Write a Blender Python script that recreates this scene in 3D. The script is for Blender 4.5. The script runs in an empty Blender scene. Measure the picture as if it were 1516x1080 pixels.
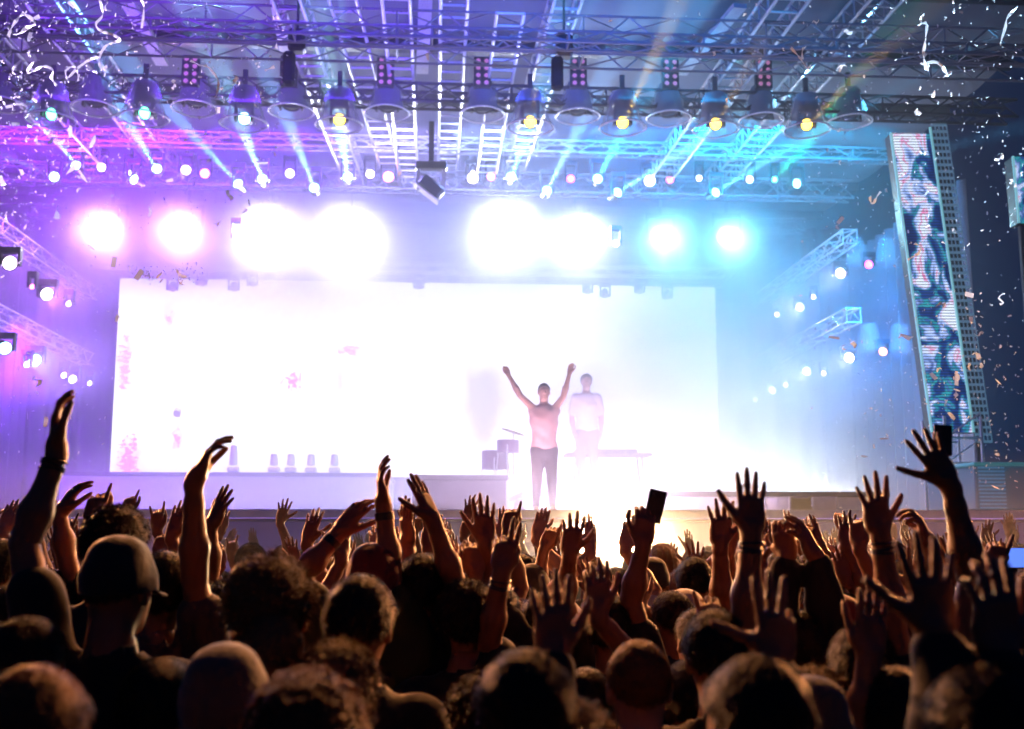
import bpy, math, random
import numpy as np
from mathutils import Vector, Matrix, Euler
random.seed(7); RNG = np.random.default_rng(7)
scene = bpy.context.scene
col = scene.collection
R_ = math.radians
# ---------------------------------------------------------------- camera
F = 1650.0; CX, CY = 758.0, 540.0          # photograph is 1516x1080
CAM_H = 1.9
cd = bpy.data.cameras.new('camera'); cam = bpy.data.objects.new('camera', cd); col.objects.link(cam)
cam.location = (0, 0, CAM_H)
cam.rotation_euler = (R_(90 + 8.6), 0, R_(-4.0))
cd.sensor_width = 36.0; cd.lens = F / 1516 * 36.0
cd.clip_start = 0.05; cd.clip_end = 500
cd.dof.use_dof = True; cd.dof.focus_distance = 6.5; cd.dof.aperture_fstop = 2.6; cd.dof.aperture_blades = 0
scene.camera = cam
_M = Euler(cam.rotation_euler).to_matrix()
def ray(px, py):
    return _M @ Vector(((px - CX) / F, -(py - CY) / F, -1.0))
def P(px, py, Y):
    d = ray(px, py); t = Y / d.y
    return Vector((d.x * t, Y, CAM_H + d.z * t))
def PZ(px, py, z):
    d = ray(px, py); t = (z - CAM_H) / d.z
    return Vector((d.x * t, d.y * t, z))
# ---------------------------------------------------------------- render / world
scene.view_settings.view_transform = 'Standard'; scene.view_settings.look = 'None'
scene.view_settings.exposure = 0.0; scene.view_settings.gamma = 1.0
scene.render.engine = 'CYCLES'
cy = scene.cycles
cy.use_denoising = True
cy.max_bounces = 5; cy.diffuse_bounces = 1; cy.glossy_bounces = 2; cy.transmission_bounces = 4
cy.volume_bounces = 0; cy.transparent_max_bounces = 12
cy.sample_clamp_indirect = 4.0; cy.use_light_tree = True
cy.use_adaptive_sampling = True; cy.adaptive_threshold = 0.02
cy.caustics_reflective = False; cy.caustics_refractive = False
w = bpy.data.worlds.new('World'); scene.world = w; w.use_nodes = True
nt = w.node_tree; bg = nt.nodes['Background']
sky = nt.nodes.new('ShaderNodeTexSky'); sky.sky_type = 'NISHITA'; sky.sun_disc = False
sky.sun_elevation = R_(-4.0); sky.sun_rotation = R_(200)
tint = nt.nodes.new('ShaderNodeMix'); tint.data_type = 'RGBA'; tint.blend_type = 'MIX'
tint.inputs[0].default_value = 0.93
tint.inputs[7].default_value = (0.0, 0.008, 0.045, 1)
nt.links.new(sky.outputs[0], tint.inputs[6]); nt.links.new(tint.outputs[2], bg.inputs[0])
bg.inputs[1].default_value = 0.9
# ---------------------------------------------------------------- lamps
def aim(o, target):
    d = Vector(target) - o.location
    o.rotation_euler = d.to_track_quat('-Z', 'Y').to_euler()
def lamp(kind, loc, color, power, target=None, angle=60, blend=0.3, size=0.1, name='lamp'):
    ld = bpy.data.lights.new(name, kind); o = bpy.data.objects.new(name, ld); col.objects.link(o)
    o.location = loc; ld.color = color; ld.energy = power
    if kind == 'SPOT':
        ld.spot_size = R_(angle); ld.spot_blend = blend; ld.shadow_soft_size = size
    elif kind == 'POINT': ld.shadow_soft_size = size
    elif kind == 'AREA': ld.shape = 'DISK'; ld.size = size
    if target is not None: aim(o, target)
    return o
PURPLE = (0.34, 0.02, 1.0); VIOLET = (0.18, 0.06, 1.0); BLUE = (0.05, 0.10, 1.0); CYAN = (0.0, 0.45, 0.9); MAGENTA = (0.8, 0.05, 0.9)
WARM = (1.0, 0.36, 0.10)
# colour washes hanging under the roof, throwing into the smoke
DECK0 = 2.17; BLP = 3300; PITP = 4200; WK = 0.95; UK = 0.26
def batten(loc, aimv, c, p, sx, sy, name):
    ld = bpy.data.lights.new(name, 'AREA'); o = bpy.data.objects.new(name, ld); col.objects.link(o); o.location = loc
    ld.shape = 'RECTANGLE'; ld.size = sx; ld.size_y = sy; ld.energy = p; ld.color = c
    o.rotation_euler = Vector(aimv).to_track_quat('-Z', 'Y').to_euler()
def wash_rig():
    # colour battens under the roof washing back and down through the smoke
    for (px, c, p) in [(20, (.26,.006,1), 760), (200, (.24,.010,1), 850), (390, (.15,.012,1), 650), (570, (.34,.30,1), 540), (750, (.28,.42,1), 560), (930, (.0,.22,.95), 700), (1100, (0,.34,.72), 950), (1260, (0,.24,.5), 520)]:
        batten(P(px, 190, 21.0), (0, .65, -.75), c, p*WK, 2.0, .4, 'wash_batten')
    # battens on the stage sides
    batten(P(5, 560, 20), (.5, .8, -.1), (.2,.02,1), 350*WK, .4, 2.0, 'wash_batten')
    batten(P(1330, 470, 21), (-.6, .8, -.1), (0,.15,.7), 350*WK, .4, 2.0, 'wash_batten')
    # unseen battens added to throw colour up at the roof
    for (px, Y, c, p) in [(100,18,(.16,.015,1),200),(330,18,(.17,.015,1),200),(560,18,(.09,.02,1),200),(790,18,(.03,.08,1),180),(1000,18,(0,.25,.6),200),(1200,18,(0,.12,.35),70)]:
        batten(P(px, 150, Y), (0, -.25, 1), c, p*UK, 2.0, .4, 'roof_fill')
    # added fills, unseen above the frame, colouring the faces of the front trusses
    for (px, c, p) in [(120,(.22,.03,1),90),(500,(.12,.05,1),90),(850,(.03,.14,1),90),(1200,(0,.2,.6),60)]:
        batten(P(px, -90, 13.4), (0, 1, -.05), c, p, 2.5, .3, 'truss_fill')
    # added lavender fills at stage lip and riser front, facing away unseen
    batten(P(830, 752, 13.9), (0, .5, .85), (.85, .62, 1), 190, 5.0, .2, 'lip_fill')
    batten((P(880, 742, 15.6).x, 15.6, DECK0+.08), (0, .35, .94), (.85, .70, 1), 170, 2.4, .15, 'lip_fill')
    # added warm fills out of frame, above and at both sides, rimming the crowd
    for px in (560, 860, 1090):
        lamp('SPOT', P(px, -50, 13.4), WARM, 3400, (.3+(px-760)/600, 3.5, 1.1), 38, .7, .12, 'top_rim_fill')
    for x, k in ((-5.7, 1.0), (7.9, 1.2)):
        lamp('SPOT', (x, 13.4, 4.2), (1, .38, .13), 8500*k, (x*.05, 3.0, .9), 36, .7, .15, 'side_rim_fill')
    # added low spots at the stage lip, brightening the performers
    for px, tx, ty, TY, c, kp in ((770, 803, 640, 15, (1, .58, .66), 260), (900, 868, 610, 17, (.85, .6, 1), 1500)):
        lamp('SPOT', P(px, 748, 13.85), c, kp, P(tx, ty, TY), 50 if kp < 500 else 16, .9, .15, 'performer_fill')
    batten(P(1060, 735, 19), (0, .95, .15), (.85, .92, 1), 1900, 5.0, .3, 'floor_fill')  # added fill whitening the low smoke at the right
    batten(P(500, 745, 19), (0, .95, .15), (.9, .7, 1), 260, 8.0, .3, 'floor_fill')  # added fill for the low smoke at the left
    batten((0.5, 13.0, .25), (0, .5, 1), (.35, .2, 1), 130, 18.0, .2, 'skirt_fill')  # added fill tinting the stage skirt, hidden behind the crowd
wash_rig()
def confetti_fills():  # added spots out of frame, there only to light the confetti
    for (x, c, tx, p) in [(-6.4,(.8,.65,1),-4.5,110000),(8.6,(.5,.8,1),6.0,150000)]:
        lamp("SPOT", (x, 13.0, 2.7), c, p, (tx, 6.0, 5.8), 52, .5, .12, "confetti_fill")
confetti_fills()
# ---------------------------------------------------------------- materials
MATS = {}
def mat(name, color, rough=.6, metal=0.0, emit=None, es=0.0, noise=0.0, nscale=8.0, trans=0.0, bump=0.0, alpha=1.0, sheen=0.0, sub=0.0):
    if name in MATS: return MATS[name]
    m = bpy.data.materials.new(name); m.use_nodes = True; nt = m.node_tree
    b = nt.nodes['Principled BSDF']
    b.inputs['Base Color'].default_value = (*color, 1); b.inputs['Roughness'].default_value = rough
    b.inputs['Metallic'].default_value = metal; b.inputs['Alpha'].default_value = alpha
    if emit is not None:
        b.inputs['Emission Color'].default_value = (*emit, 1); b.inputs['Emission Strength'].default_value = es
    if trans: b.inputs['Transmission Weight'].default_value = trans
    if sheen:
        b.inputs['Sheen Weight'].default_value = sheen; b.inputs['Sheen Roughness'].default_value = .35
    if sub:
        b.inputs['Subsurface Weight'].default_value = sub; b.inputs['Subsurface Radius'].default_value = (.02, .008, .004)
    if noise or bump:
        tc = nt.nodes.new('ShaderNodeTexCoord'); n = nt.nodes.new('ShaderNodeTexNoise')
        n.inputs['Scale'].default_value = nscale; n.inputs['Detail'].default_value = 5
        nt.links.new(tc.outputs['Object'], n.inputs['Vector'])
        if noise:
            mx = nt.nodes.new('ShaderNodeMix'); mx.data_type = 'RGBA'
            mx.inputs[6].default_value = (*[c*(1-noise) for c in color], 1); mx.inputs[7].default_value = (*[min(1, c*(1+noise)) for c in color], 1)
            nt.links.new(n.outputs[0], mx.inputs[0]); nt.links.new(mx.outputs[2], b.inputs['Base Color'])
            mr = nt.nodes.new('ShaderNodeMapRange'); mr.inputs[3].default_value = max(.05, rough-.15); mr.inputs[4].default_value = min(1, rough+.15)
            nt.links.new(n.outputs[0], mr.inputs[0]); nt.links.new(mr.outputs[0], b.inputs['Roughness'])
        if bump:
            bp = nt.nodes.new('ShaderNodeBump'); bp.inputs['Strength'].default_value = bump; bp.inputs['Distance'].default_value = .01
            nt.links.new(n.outputs[0], bp.inputs['Height']); nt.links.new(bp.outputs[0], b.inputs['Normal'])
    MATS[name] = m
    return m
ALU = mat('brushed_aluminium', (.75, .75, .78), .35, .6, noise=.15, nscale=3)
DARKSTEEL = mat('black_painted_steel', (.05, .05, .06), .45, .3, noise=.3, nscale=5)
BLACKPL = mat('black_plastic', (.02, .02, .024), .35, noise=.2, nscale=20)
ROOFM = mat('roof_canvas', (.20, .20, .24), .75, noise=.12, nscale=.8, bump=.2)
DECKM = mat('black_stage_ply', (.06, .06, .065), .5, noise=.4, nscale=2)
FASCIA = mat('stage_skirt_cloth', (.30, .28, .36), .8, noise=.2, nscale=2)
BACKM = mat('black_serge', (.10, .10, .12), .9, noise=.3, nscale=1.2, bump=.3)
GROUND = mat('trodden_ground', (.05, .045, .04), .9, noise=.4, nscale=1.5, bump=.5)
GLASSY = mat('clear_rain_hood', (.8, .85, .9), .12, alpha=.32)
HOODRIM = mat('pale_hood_rim', (.95, .95, 1), .3)  # whitened to stand for backlight on the rims
WHITEGLOW = mat('lit_white_lens', (1, 1, 1), .3, emit=(1, .97, 1), es=30)
# ---------------------------------------------------------------- mesh helpers
class MB:
    def __init__(s): s.v = []; s.f = []; s.mi = []; s.n = 0
    def add(s, v, f, mi=0):
        v = np.asarray(v, float).reshape(-1, 3); s.v.append(v)
        s.f += [tuple(int(i) + s.n for i in q) for q in f]; s.mi += [mi]*len(f); s.n += len(v); return s
    def box(s, a, b, mi=0, M=None):
        v = np.array([(x, y, z) for x in (a[0], b[0]) for y in (a[1], b[1]) for z in (a[2], b[2])], float)
        if M is not None: v = np.array([M @ Vector(p) for p in v])
        return s.add(v, [(0,1,3,2),(4,6,7,5),(0,4,5,1),(2,3,7,6),(0,2,6,4),(1,5,7,3)], mi)
    def bbox(s, a, b, c=.01, mi=0, M=None):
        # box with chamfered vertical and horizontal edges
        a = np.array(a, float); b = np.array(b, float); c = min(c, *(abs(b-a)*.4))
        bm = bmesh_box(a, b, c); v, f = bm
        if M is not None: v = np.array([M @ Vector(p) for p in v])
        return s.add(v, f, mi)
    def tube(s, pts, r, n=6, mi=0, caps=True):
        pts = [Vector(p) for p in pts]; rs = r if hasattr(r, '__len__') else [r]*len(pts)
        vs = []; fs = []; prev = None
        for i, p in enumerate(pts):
            t = (pts[min(i+1, len(pts)-1)] - pts[max(i-1, 0)])
            t = t.normalized() if t.length > 1e-9 else Vector((0, 0, 1))
            if prev is None:
                u = t.orthogonal().normalized()
            else:
                u = prev - t * prev.dot(t); u = u.normalized() if u.length > 1e-6 else t.orthogonal().normalized()
            prev = u; v = t.cross(u)
            for k in range(n):
                a = 2*math.pi*k/n
                vs.append(p + (u*math.cos(a) + v*math.sin(a))*rs[i])
        for i in range(len(pts)-1):
            for k in range(n):
                k2 = (k+1) % n
                fs.append((i*n+k, i*n+k2, (i+1)*n+k2, (i+1)*n+k))
        if caps: fs += [tuple(range(n-1, -1, -1)), tuple((len(pts)-1)*n+k for k in range(n))]
        return s.add([tuple(p) for p in vs], fs, mi)
    def lathe(s, prof, n=24, M=None, mi=0, closed=False):
        vs = []; fs = []
        for r, z in prof:
            for k in range(n):
                a = 2*math.pi*k/n; vs.append((r*math.cos(a), r*math.sin(a), z))
        for i in range(len(prof)-1):
            for k in range(n):
                k2 = (k+1) % n; fs.append((i*n+k, i*n+k2, (i+1)*n+k2, (i+1)*n+k))
        if closed: fs += [tuple(range(n-1, -1, -1)), tuple((len(prof)-1)*n+k for k in range(n))]
        if M is not None: vs = [tuple(M @ Vector(p)) for p in vs]
        return s.add(vs, fs, mi)
    def build(s, name, mats, parent=None, smooth=False, loc=None):
        me = bpy.data.meshes.new(name)
        V = np.concatenate(s.v) if s.v else np.zeros((0, 3))
        me.from_pydata(V.tolist(), [], s.f)
        for m in (mats if isinstance(mats, (list, tuple)) else [mats]): me.materials.append(m)
        if any(s.mi): me.polygons.foreach_set('material_index', s.mi)
        if smooth:
            me.polygons.foreach_set('use_smooth', [True]*len(me.polygons))
            try: me.set_sharp_from_angle(angle=R_(40))
            except Exception: pass
        me.update()
        o = bpy.data.objects.new(name, me); col.objects.link(o)
        if parent is not None: o.parent = parent
        if loc is not None: o.location = loc
        return o
def bmesh_box(a, b, c):
    vs = []; idx = {}
    for ix in (0, 1):
        for iy in (0, 1):
            for iz in (0, 1):
                p = [(a, b)[i][k] for k, i in enumerate((ix, iy, iz))]; sg = [1 if i == 0 else -1 for i in (ix, iy, iz)]
                for ax in range(3):
                    q = list(p)
                    for k in range(3):
                        if k != ax: q[k] += sg[k]*c
                    idx[(ix, iy, iz, ax)] = len(vs); vs.append(q)
    fs = []
    def ring(ax, side):
        o = [k for k in range(3) if k != ax]; out = []
        for (p, q) in ((0, 0), (1, 0), (1, 1), (0, 1)):
            t = [0, 0, 0]; t[ax] = side; t[o[0]] = p; t[o[1]] = q; out.append(idx[(*t, ax)])
        return out
    for ax in range(3):
        for side in (0, 1): fs.append(ring(ax, side))
    for ax in range(3):
        o = [k for k in range(3) if k != ax]
        for p in (0, 1):
            for q in (0, 1):
                t0 = [0, 0, 0]; t0[o[0]] = p; t0[o[1]] = q; t1 = list(t0); t1[ax] = 1
                fs.append([idx[(*t0, o[0])], idx[(*t1, o[0])], idx[(*t1, o[1])], idx[(*t0, o[1])]])
    for ix in (0, 1):
        for iy in (0, 1):
            for iz in (0, 1): fs.append([idx[(ix, iy, iz, k)] for k in range(3)])
    return vs, fs
def empty(name, loc=(0, 0, 0), rz=0.0):
    o = bpy.data.objects.new(name, None); col.objects.link(o); o.location = loc; o.rotation_euler = (0, 0, rz); o.empty_display_size = .1
    return o
def tag(o, label=None, cat=None, group=None, kind=None):
    if label: o['label'] = label
    if cat: o['category'] = cat
    if group: o['group'] = group
    if kind: o['kind'] = kind
    return o
KIDS = {}
def copy_tree(o, parent=None):
    c = o.copy(); col.objects.link(c)
    if parent is not None: c.parent = parent
    for ch in o.children: copy_tree(ch, c)
    return c
def side_word(px):
    return 'far left' if px < 250 else 'left' if px < 550 else 'centre' if px < 900 else 'right' if px < 1200 else 'far right'
# ---------------------------------------------------------------- the stage structure
DECK = 2.17
def setting():
    g = MB(); xs = np.linspace(-150, 150, 61); ys = np.linspace(-40, 260, 61)
    V = [(x, y, .015*math.sin(x*1.3)+.015*math.cos(y*1.7) if abs(x) < 40 and y < 60 else 0) for y in ys for x in xs]
    g.add(V, [(j*61+i, j*61+i+1, (j+1)*61+i+1, (j+1)*61+i) for j in range(60) for i in range(60)])
    tag(g.build('ground', GROUND, smooth=True), kind='structure')
    # stage platform: deck, edge strip, skirt
    t = empty('stage_platform', (0, 13.5, 0)); tag(t, 'wide raised concert stage platform with pale skirt behind the crowd', 'stage')
    MB().bbox((-11.5, 0, DECK-.14), (11.5, 17, DECK), .01).build('deck', DECKM, t)
    n = 240; m = MB(); V = []
    for i in range(n+1):
        x = -11.4 + 22.8*i/n; y = .09 + .03*math.sin(i*1.7)
        V += [(x, y, 0.02), (x, y, DECK-.14)]
    m.add(V, [(2*i, 2*i+2, 2*i+3, 2*i+1) for i in range(n)]); m.build('skirt', FASCIA, t, True)
    MB().bbox((-11.5, -.05, DECK-.10), (11.5, -.003, DECK+.01), .01).build('edge_trim', ALU, t)
    m = MB()
    for x in np.linspace(-11, 11, 12):
        for y in (1, 6, 11, 16): m.tube([(x, y, 0), (x, y, DECK-.14)], .05)
    m.build('support_posts', DARKSTEEL, t)
    # risers at the back of the stage
    for (x0, x1, y0, y1, h, lab) in [(1.3, 6.8, 16.3, 19.5, .34, 'low pale riser under the performer in white, right of centre'),
                                     (-7.5, -.9, 23.0, 26.5, .95, 'long pale riser below the left half of the white screen'),
                                     (-.35, 1.15, 17.3, 19.0, .62, 'dark grey equipment riser left of the performer with raised arms')]:
        r = empty('stage_riser', ((x0+x1)/2, (y0+y1)/2, DECK)); tag(r, lab, 'riser')
        mm = mat('pale_riser_cloth', (.5, .5, .55), .8, noise=.15) if h != .62 else mat('grey_riser_cloth', (.12, .11, .14), .8, noise=.2)
        MB().bbox((-(x1-x0)/2, -(y1-y0)/2, h-.08), ((x1-x0)/2, (y1-y0)/2, h), .01).build('riser_top', DECKM, r)
        MB().box((-(x1-x0)/2+.03, -(y1-y0)/2+.03, .003), ((x1-x0)/2-.03, (y1-y0)/2-.03, h-.083)).build('riser_skirt', mm, r)
    # backdrop and side curtains (folded cloth with thickness)
    def curtain(x0, y0, x1, y1, z0, z1, name, label, m, amp=.12, per=.45):
        L = math.hypot(x1-x0, y1-y0); n = int(L/.06); ux, uy = (x1-x0)/L, (y1-y0)/L; nx, ny = -uy, ux; V = []
        for off in (0, .02):
            for i in range(n+1):
                s_ = L*i/n; a = amp*math.sin(2*math.pi*s_/per + 1.3*math.sin(s_*1.1)) + off
                for z in (z0, z1): V.append((x0+ux*s_+nx*a, y0+uy*s_+ny*a, z))
        k = 2*(n+1)
        f = [(2*i, 2*i+2, 2*i+3, 2*i+1) for i in range(n)] + [(k+2*i, k+2*i+1, k+2*i+3, k+2*i+2) for i in range(n)]
        f += [(2*i+1, 2*i+3, k+2*i+3, k+2*i+1) for i in range(n)] + [(2*i, k+2*i, k+2*i+2, 2*i+2) for i in range(n)]
        f += [(0, 1, k+1, k), (2*n, k+2*n, k+2*n+1, 2*n+1)]
        tag(MB().add(V, f).build(name, m, smooth=True), label, 'curtain')
    curtain(-11.2, 29.2, 11.2, 29.2, DECK+.02, 10.2, 'backdrop_curtain', 'tall dark folded backdrop closing the rear of the stage', BACKM, .1, .6)
    curtain(-10.8, 19, -10.4, 28.9, DECK+.02, 8.8, 'side_curtain', 'long purple lit folded curtain along the left side of the stage', mat('grey_velour', (.12, .11, .15), .85, sheen=.3, noise=.2), .12, .5)
    curtain(10.4, 20.5, 10.4, 28.9, DECK+.02, 8.8, 'side_curtain', 'blue lit folded curtain along the right side of the stage', mat('grey_velour', (.12, .11, .15), .85), .12, .5)
setting()
def ladder_bar(p0, p1, w, step, r=.022, h=0.0, name='ladder_truss', mats=ALU, label='', group=None, cat='truss'):
    """flat ladder truss: rails (part) and rungs (part)"""
    p0 = Vector(p0); p1 = Vector(p1); d = (p1-p0); L = d.length; d.normalize(); s = d.cross(Vector((0, 0, 1))).normalized()*(w/2)
    t = empty(name, p0); tag(t, label, cat, group)
    for sg in (-1, 1):
        m = MB(); m.tube([s*sg, s*sg + d*L], r, 8)
        if h: m.tube([s*sg+Vector((0, 0, h)), s*sg+d*L+Vector((0, 0, h))], r, 8)
        m.build('rail', mats, t, True)
    m = MB(); n = max(1, int(L/step)); rung = None
    for i in range(n+1):
        q = d*(L*i/n)
        if not h:
            if rung is None: rung = MB().tube([-s, s], r*.7, 6).build('rung', mats, t)
            else: c = rung.copy(); col.objects.link(c); c.location = q
        else: m.tube([q-s, q+s], r*.7, 6)
        if h:
            for sg in (-1, 1):
                m.tube([q+s*sg, q+s*sg+Vector((0, 0, h))], r*.6, 6)
                if i < n: m.tube([q+s*sg, d*(L*(i+1)/n)+s*sg+Vector((0, 0, h))], r*.6, 6)
    if h: m.build('rung_lattice', mats, t)
    return t
def box_truss(p0, p1, w, h, step, r=.03, rb=.016, mats=DARKSTEEL, label='', name='box_truss', group=None):
    """four chords, each a part, and a zigzag lattice part"""
    p0 = Vector(p0); p1 = Vector(p1); d = (p1-p0); L = d.length; d.normalize()
    s = d.cross(Vector((0, 0, 1))).normalized()*(w/2); u = Vector((0, 0, h/2))
    t = empty(name, p0); tag(t, label, 'truss', group)
    C = [s+u, s-u, -s-u, -s+u]
    for c in C: MB().tube([c, c+d*L], r, 8).build('chord', mats, t, True)
    m = MB(); n = max(2, int(L/step))
    for i in range(n):
        a, b = d*(L*i/n), d*(L*(i+1)/n)
        for k in range(4):
            c0, c1 = C[k], C[(k+1) % 4]
            m.tube([c0+a, c1+b] if i % 2 else [c1+a, c0+b], rb, 6, caps=False)
            if i % 4 == 0: m.tube([c0+a, c1+a], rb, 6, caps=False)
    m.build('lattice', mats, t)
    return t
def roof_rig():
    # roof panels between cross beams
    t = empty('stage_roof', (0, 14, 10.6)); tag(t, 'flat stage roof of canvas panels above all the trusses', 'roof')
    nb = 6
    for i in range(nb):
        y0 = 0 + 15.3*i/nb; y1 = 15.3*(i+1)/nb; n = 40; V = []
        for k in range(n+1):
            x = -12.5 + 23.2*k/n
            for j in range(5):
                yy = y0+.06 + (y1-y0-.12)*j/4; sag = -.10*math.sin(math.pi*j/4)*abs(math.sin(math.pi*(x)/4.2))-.02*math.sin(x*7)
                V.append((x, yy, .12+sag))
        MB().add(V, [(k*5+j, k*5+j+1, (k+1)*5+j+1, (k+1)*5+j) for k in range(n) for j in range(4)]).build('roof_panel', ROOFM, t, True)
    for i in range(nb+1):
        y0 = 15.3*i/nb; MB().bbox((-12.5, y0-.08, -.12), (10.7, y0+.08, .14), .01).build('cross_beam', DARKSTEEL, t)
    MB().bbox((-12.5, -.32, -.3), (10.7, -.1, .32), .01).build('front_fascia', DARKSTEEL, t)
    for x in (-12.2, 12.2):
        for y in (.5, 14.8):
            pass
    # longitudinal roof ladders, bright rails going back
    L = [(15,'leftmost'),(140,'second'),(455,'third'),(528,'fourth'),(596,'fifth'),(668,'sixth'),(738,'seventh'),(812,'eighth'),(1075,'ninth'),(1195,'tenth')]
    for i, (px, w) in enumerate(L):
        p = P(px, 110, 19.4); x = p.x; z = 10.0 if i % 2 else 9.85
        wd = .42 if 2 <= i <= 7 else .5
        y0 = 14.6 if i not in (3, 6) else 16.2
        ladder_bar((x, y0, z), (x + (.5 if i in (2, 3) else (-.3 if i > 6 else 0)), 25.6, z), wd, .42, .03, 0 if 2 < i < 7 else .34,
                   label=f'pale aluminium ladder truss running back under the roof, {w} from the left', group='ladder trusses under the roof')
    # wide flat beams
    for (a, b, lab) in [((188, 5), (240, 98), 'flat pale roof beam near the left corner'), ((1096, 12), (1008, 112), 'flat pale roof beam slanting at the right'),
                        ((630, 0), (625, 110), 'flat pale roof beam near the middle'), ((1260, 78), (1190, 118), 'flat pale roof beam at the far right'), ((22, 58), (45, 92), 'flat pale roof beam at the far left edge'), ((410, 4), (424, 80), 'flat pale roof beam left of the middle')]:
        A = PZ(*a, 10.25); B = PZ(*b, 10.25); d = (B-A).normalized(); s = d.cross(Vector((0, 0, 1)))*.11
        m = MB(); V = [A-s, A+s, B+s, B-s]; V = [tuple(v) for v in V] + [(v.x, v.y, v.z+.08) for v in V]
        m.add(V, [(0,1,2,3),(7,6,5,4),(0,4,5,1),(1,5,6,2),(2,6,7,3),(3,7,4,0)])
        tag(m.build('roof_beam', mat('pale_beam_paint', (.6, .58, .62), .5, noise=.2), None), lab, 'beam')
    # big front truss with V bracing; greys lightened to imitate smoke before the steel
    z = 9.55; box_truss((-12.2, 16.5, z), (10.2, 16.5, z), .55, .62, .72, .022, .013, mats=mat('hazed_truss_grey', (.3, .3, .34), .4, .3), label='big dark box truss spanning the top front of the stage')
    box_truss((-12.2, 15.6, 9.15), (10.0, 15.6, 9.15), .3, .16, .5, .022, .013, mats=mat('hazed_truss_grey', (.3, .3, .34), .4, .3), label='thin grey truss just below the big front truss')
    box_truss((-12.2, 19.0, 9.95-.35), (10.6, 19.0, 9.95-.35), .4, .32, .42, .03, .016, label='dark lattice truss carrying the hooded lamps')
    box_truss((-11.5, 22.6, 9.98), (10.2, 22.6, 9.98), .3, .25, .42, .022, .013, mats=mat('hazed_truss_grey', (.3, .3, .34), .4, .3), label='thin grey lattice truss behind the hooded lamps')
    box_truss((-10.6, 24.4, 9.75), (9.6, 24.4, 9.75), .35, .42, .42, .026, .015, mats=mat('hazed_truss_grey', (.3, .3, .34), .4, .3), label='rear lattice truss carrying the small round lamps')
    box_truss((-8.2, 27.2, 8.42), (7.3, 27.2, 8.42), .25, .22, .35, .022, .013, mats=ALU, label='pale truss along the top edge of the white screen')
    box_truss((-9.5, 26.0, 9.35), (9.0, 26.0, 9.35), .3, .3, .4, .022, .013, mats=mat('hazed_truss_grey', (.3, .3, .34), .4, .3), label='truss carrying the row of white glaring lamps')
    for (sx, z, w) in [(-8.8, 7.95, 'upper left'), (-8.8, 6.25, 'lower left'), (8.75, 8.12, 'upper right'), (8.75, 6.42, 'lower right')]:
        y0 = 15.5 if sx < 0 else 22.4
        box_truss((sx, y0, z), (sx, 28.6, z), .3, .3, .42, .022, .013, mats=ALU, label=f'side truss running back along the stage, {w}')
    # tangle of trusses at the roof's front right corner
    box_truss((9.6, 15.2, 9.0), (11.6, 18.2, 9.9), .4, .4, .4, .03, .016, label='slanting dark truss at the front right roof corner')
    box_truss((11.0, 15.2, 8.2), (11.0, 15.4, 10.5), .5, .5, .45, .03, .016, label='short dark mast section at the right roof corner')
    box_truss((10.9, 16.6, .05), (10.9, 16.62, 9.4), .5, .5, .45, .03, .016, label='dark mast holding up the right front of the roof', name='roof_mast')
    box_truss((-12.1, 16.6, .05), (-12.1, 16.62, 9.4), .5, .5, .45, .03, .016, label='dark mast holding up the left front of the roof', name='roof_mast')
roof_rig()
# ---------------------------------------------------------------- fixtures
def emis(name, c, s): return mat(name, c, .3, emit=c, es=s)
E_WHITE = emis('lens_white', (1, .96, 1), 9); E_CYAN = emis('lens_cyan', (.35, .85, 1), 12); E_GREEN = emis('lens_green', (.15, 1, .55), 8)
E_YEL = emis('lens_yellow', (1, .62, .06), 9); E_PINK = emis('lens_pink', (1, .25, .55), 7); E_MAG = emis('lens_magenta', (.9, .1, .8), 7)
E_ORG = emis('lens_orange', (1, .35, .12), 7); E_PINKW = emis('lens_pink_white', (1, .8, .9), 14); LENSOFF = mat('dark_lens', (.03, .03, .05), .08)
def lookrot(d, up=Vector((0, 0, 1))): return Vector(d).normalized().to_track_quat('Z', 'Y').to_matrix().to_4x4()
def head_parts(t, loc, d, r, L, lens, body=BLACKPL, yoke=True, hang=.25):
    """a moving head: yoke arms up to the truss, tapered can aimed along d, lens"""
    M = Matrix.Translation(loc) @ lookrot(d)
    MB().lathe([(0, -L), (r*.7, -L), (r*.92, -L*.8), (r*.95, -L*.1), (r*1.05, 0), (r*.93, 0), (r*.9, -.02)], 20, M).build('can', body, t, True)
    m = MB(); m.lathe([(0, .012), (r*.5, .008), (r*.9, -.012)], 20, M); m.build('lens', lens, t, True)
    if yoke:
        m = MB()
        s = r*1.25
        for sg in (-1, 1): m.box((loc[0]+sg*s-.02, loc[1]-.05, loc[2]-r*.4), (loc[0]+sg*s+.02, loc[1]+.05, loc[2]+hang))
        m.box((loc[0]-s-.02, loc[1]-.06, loc[2]+hang), (loc[0]+s+.02, loc[1]+.06, loc[2]+hang+.10))
        m.build('yoke', body, t)
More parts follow.
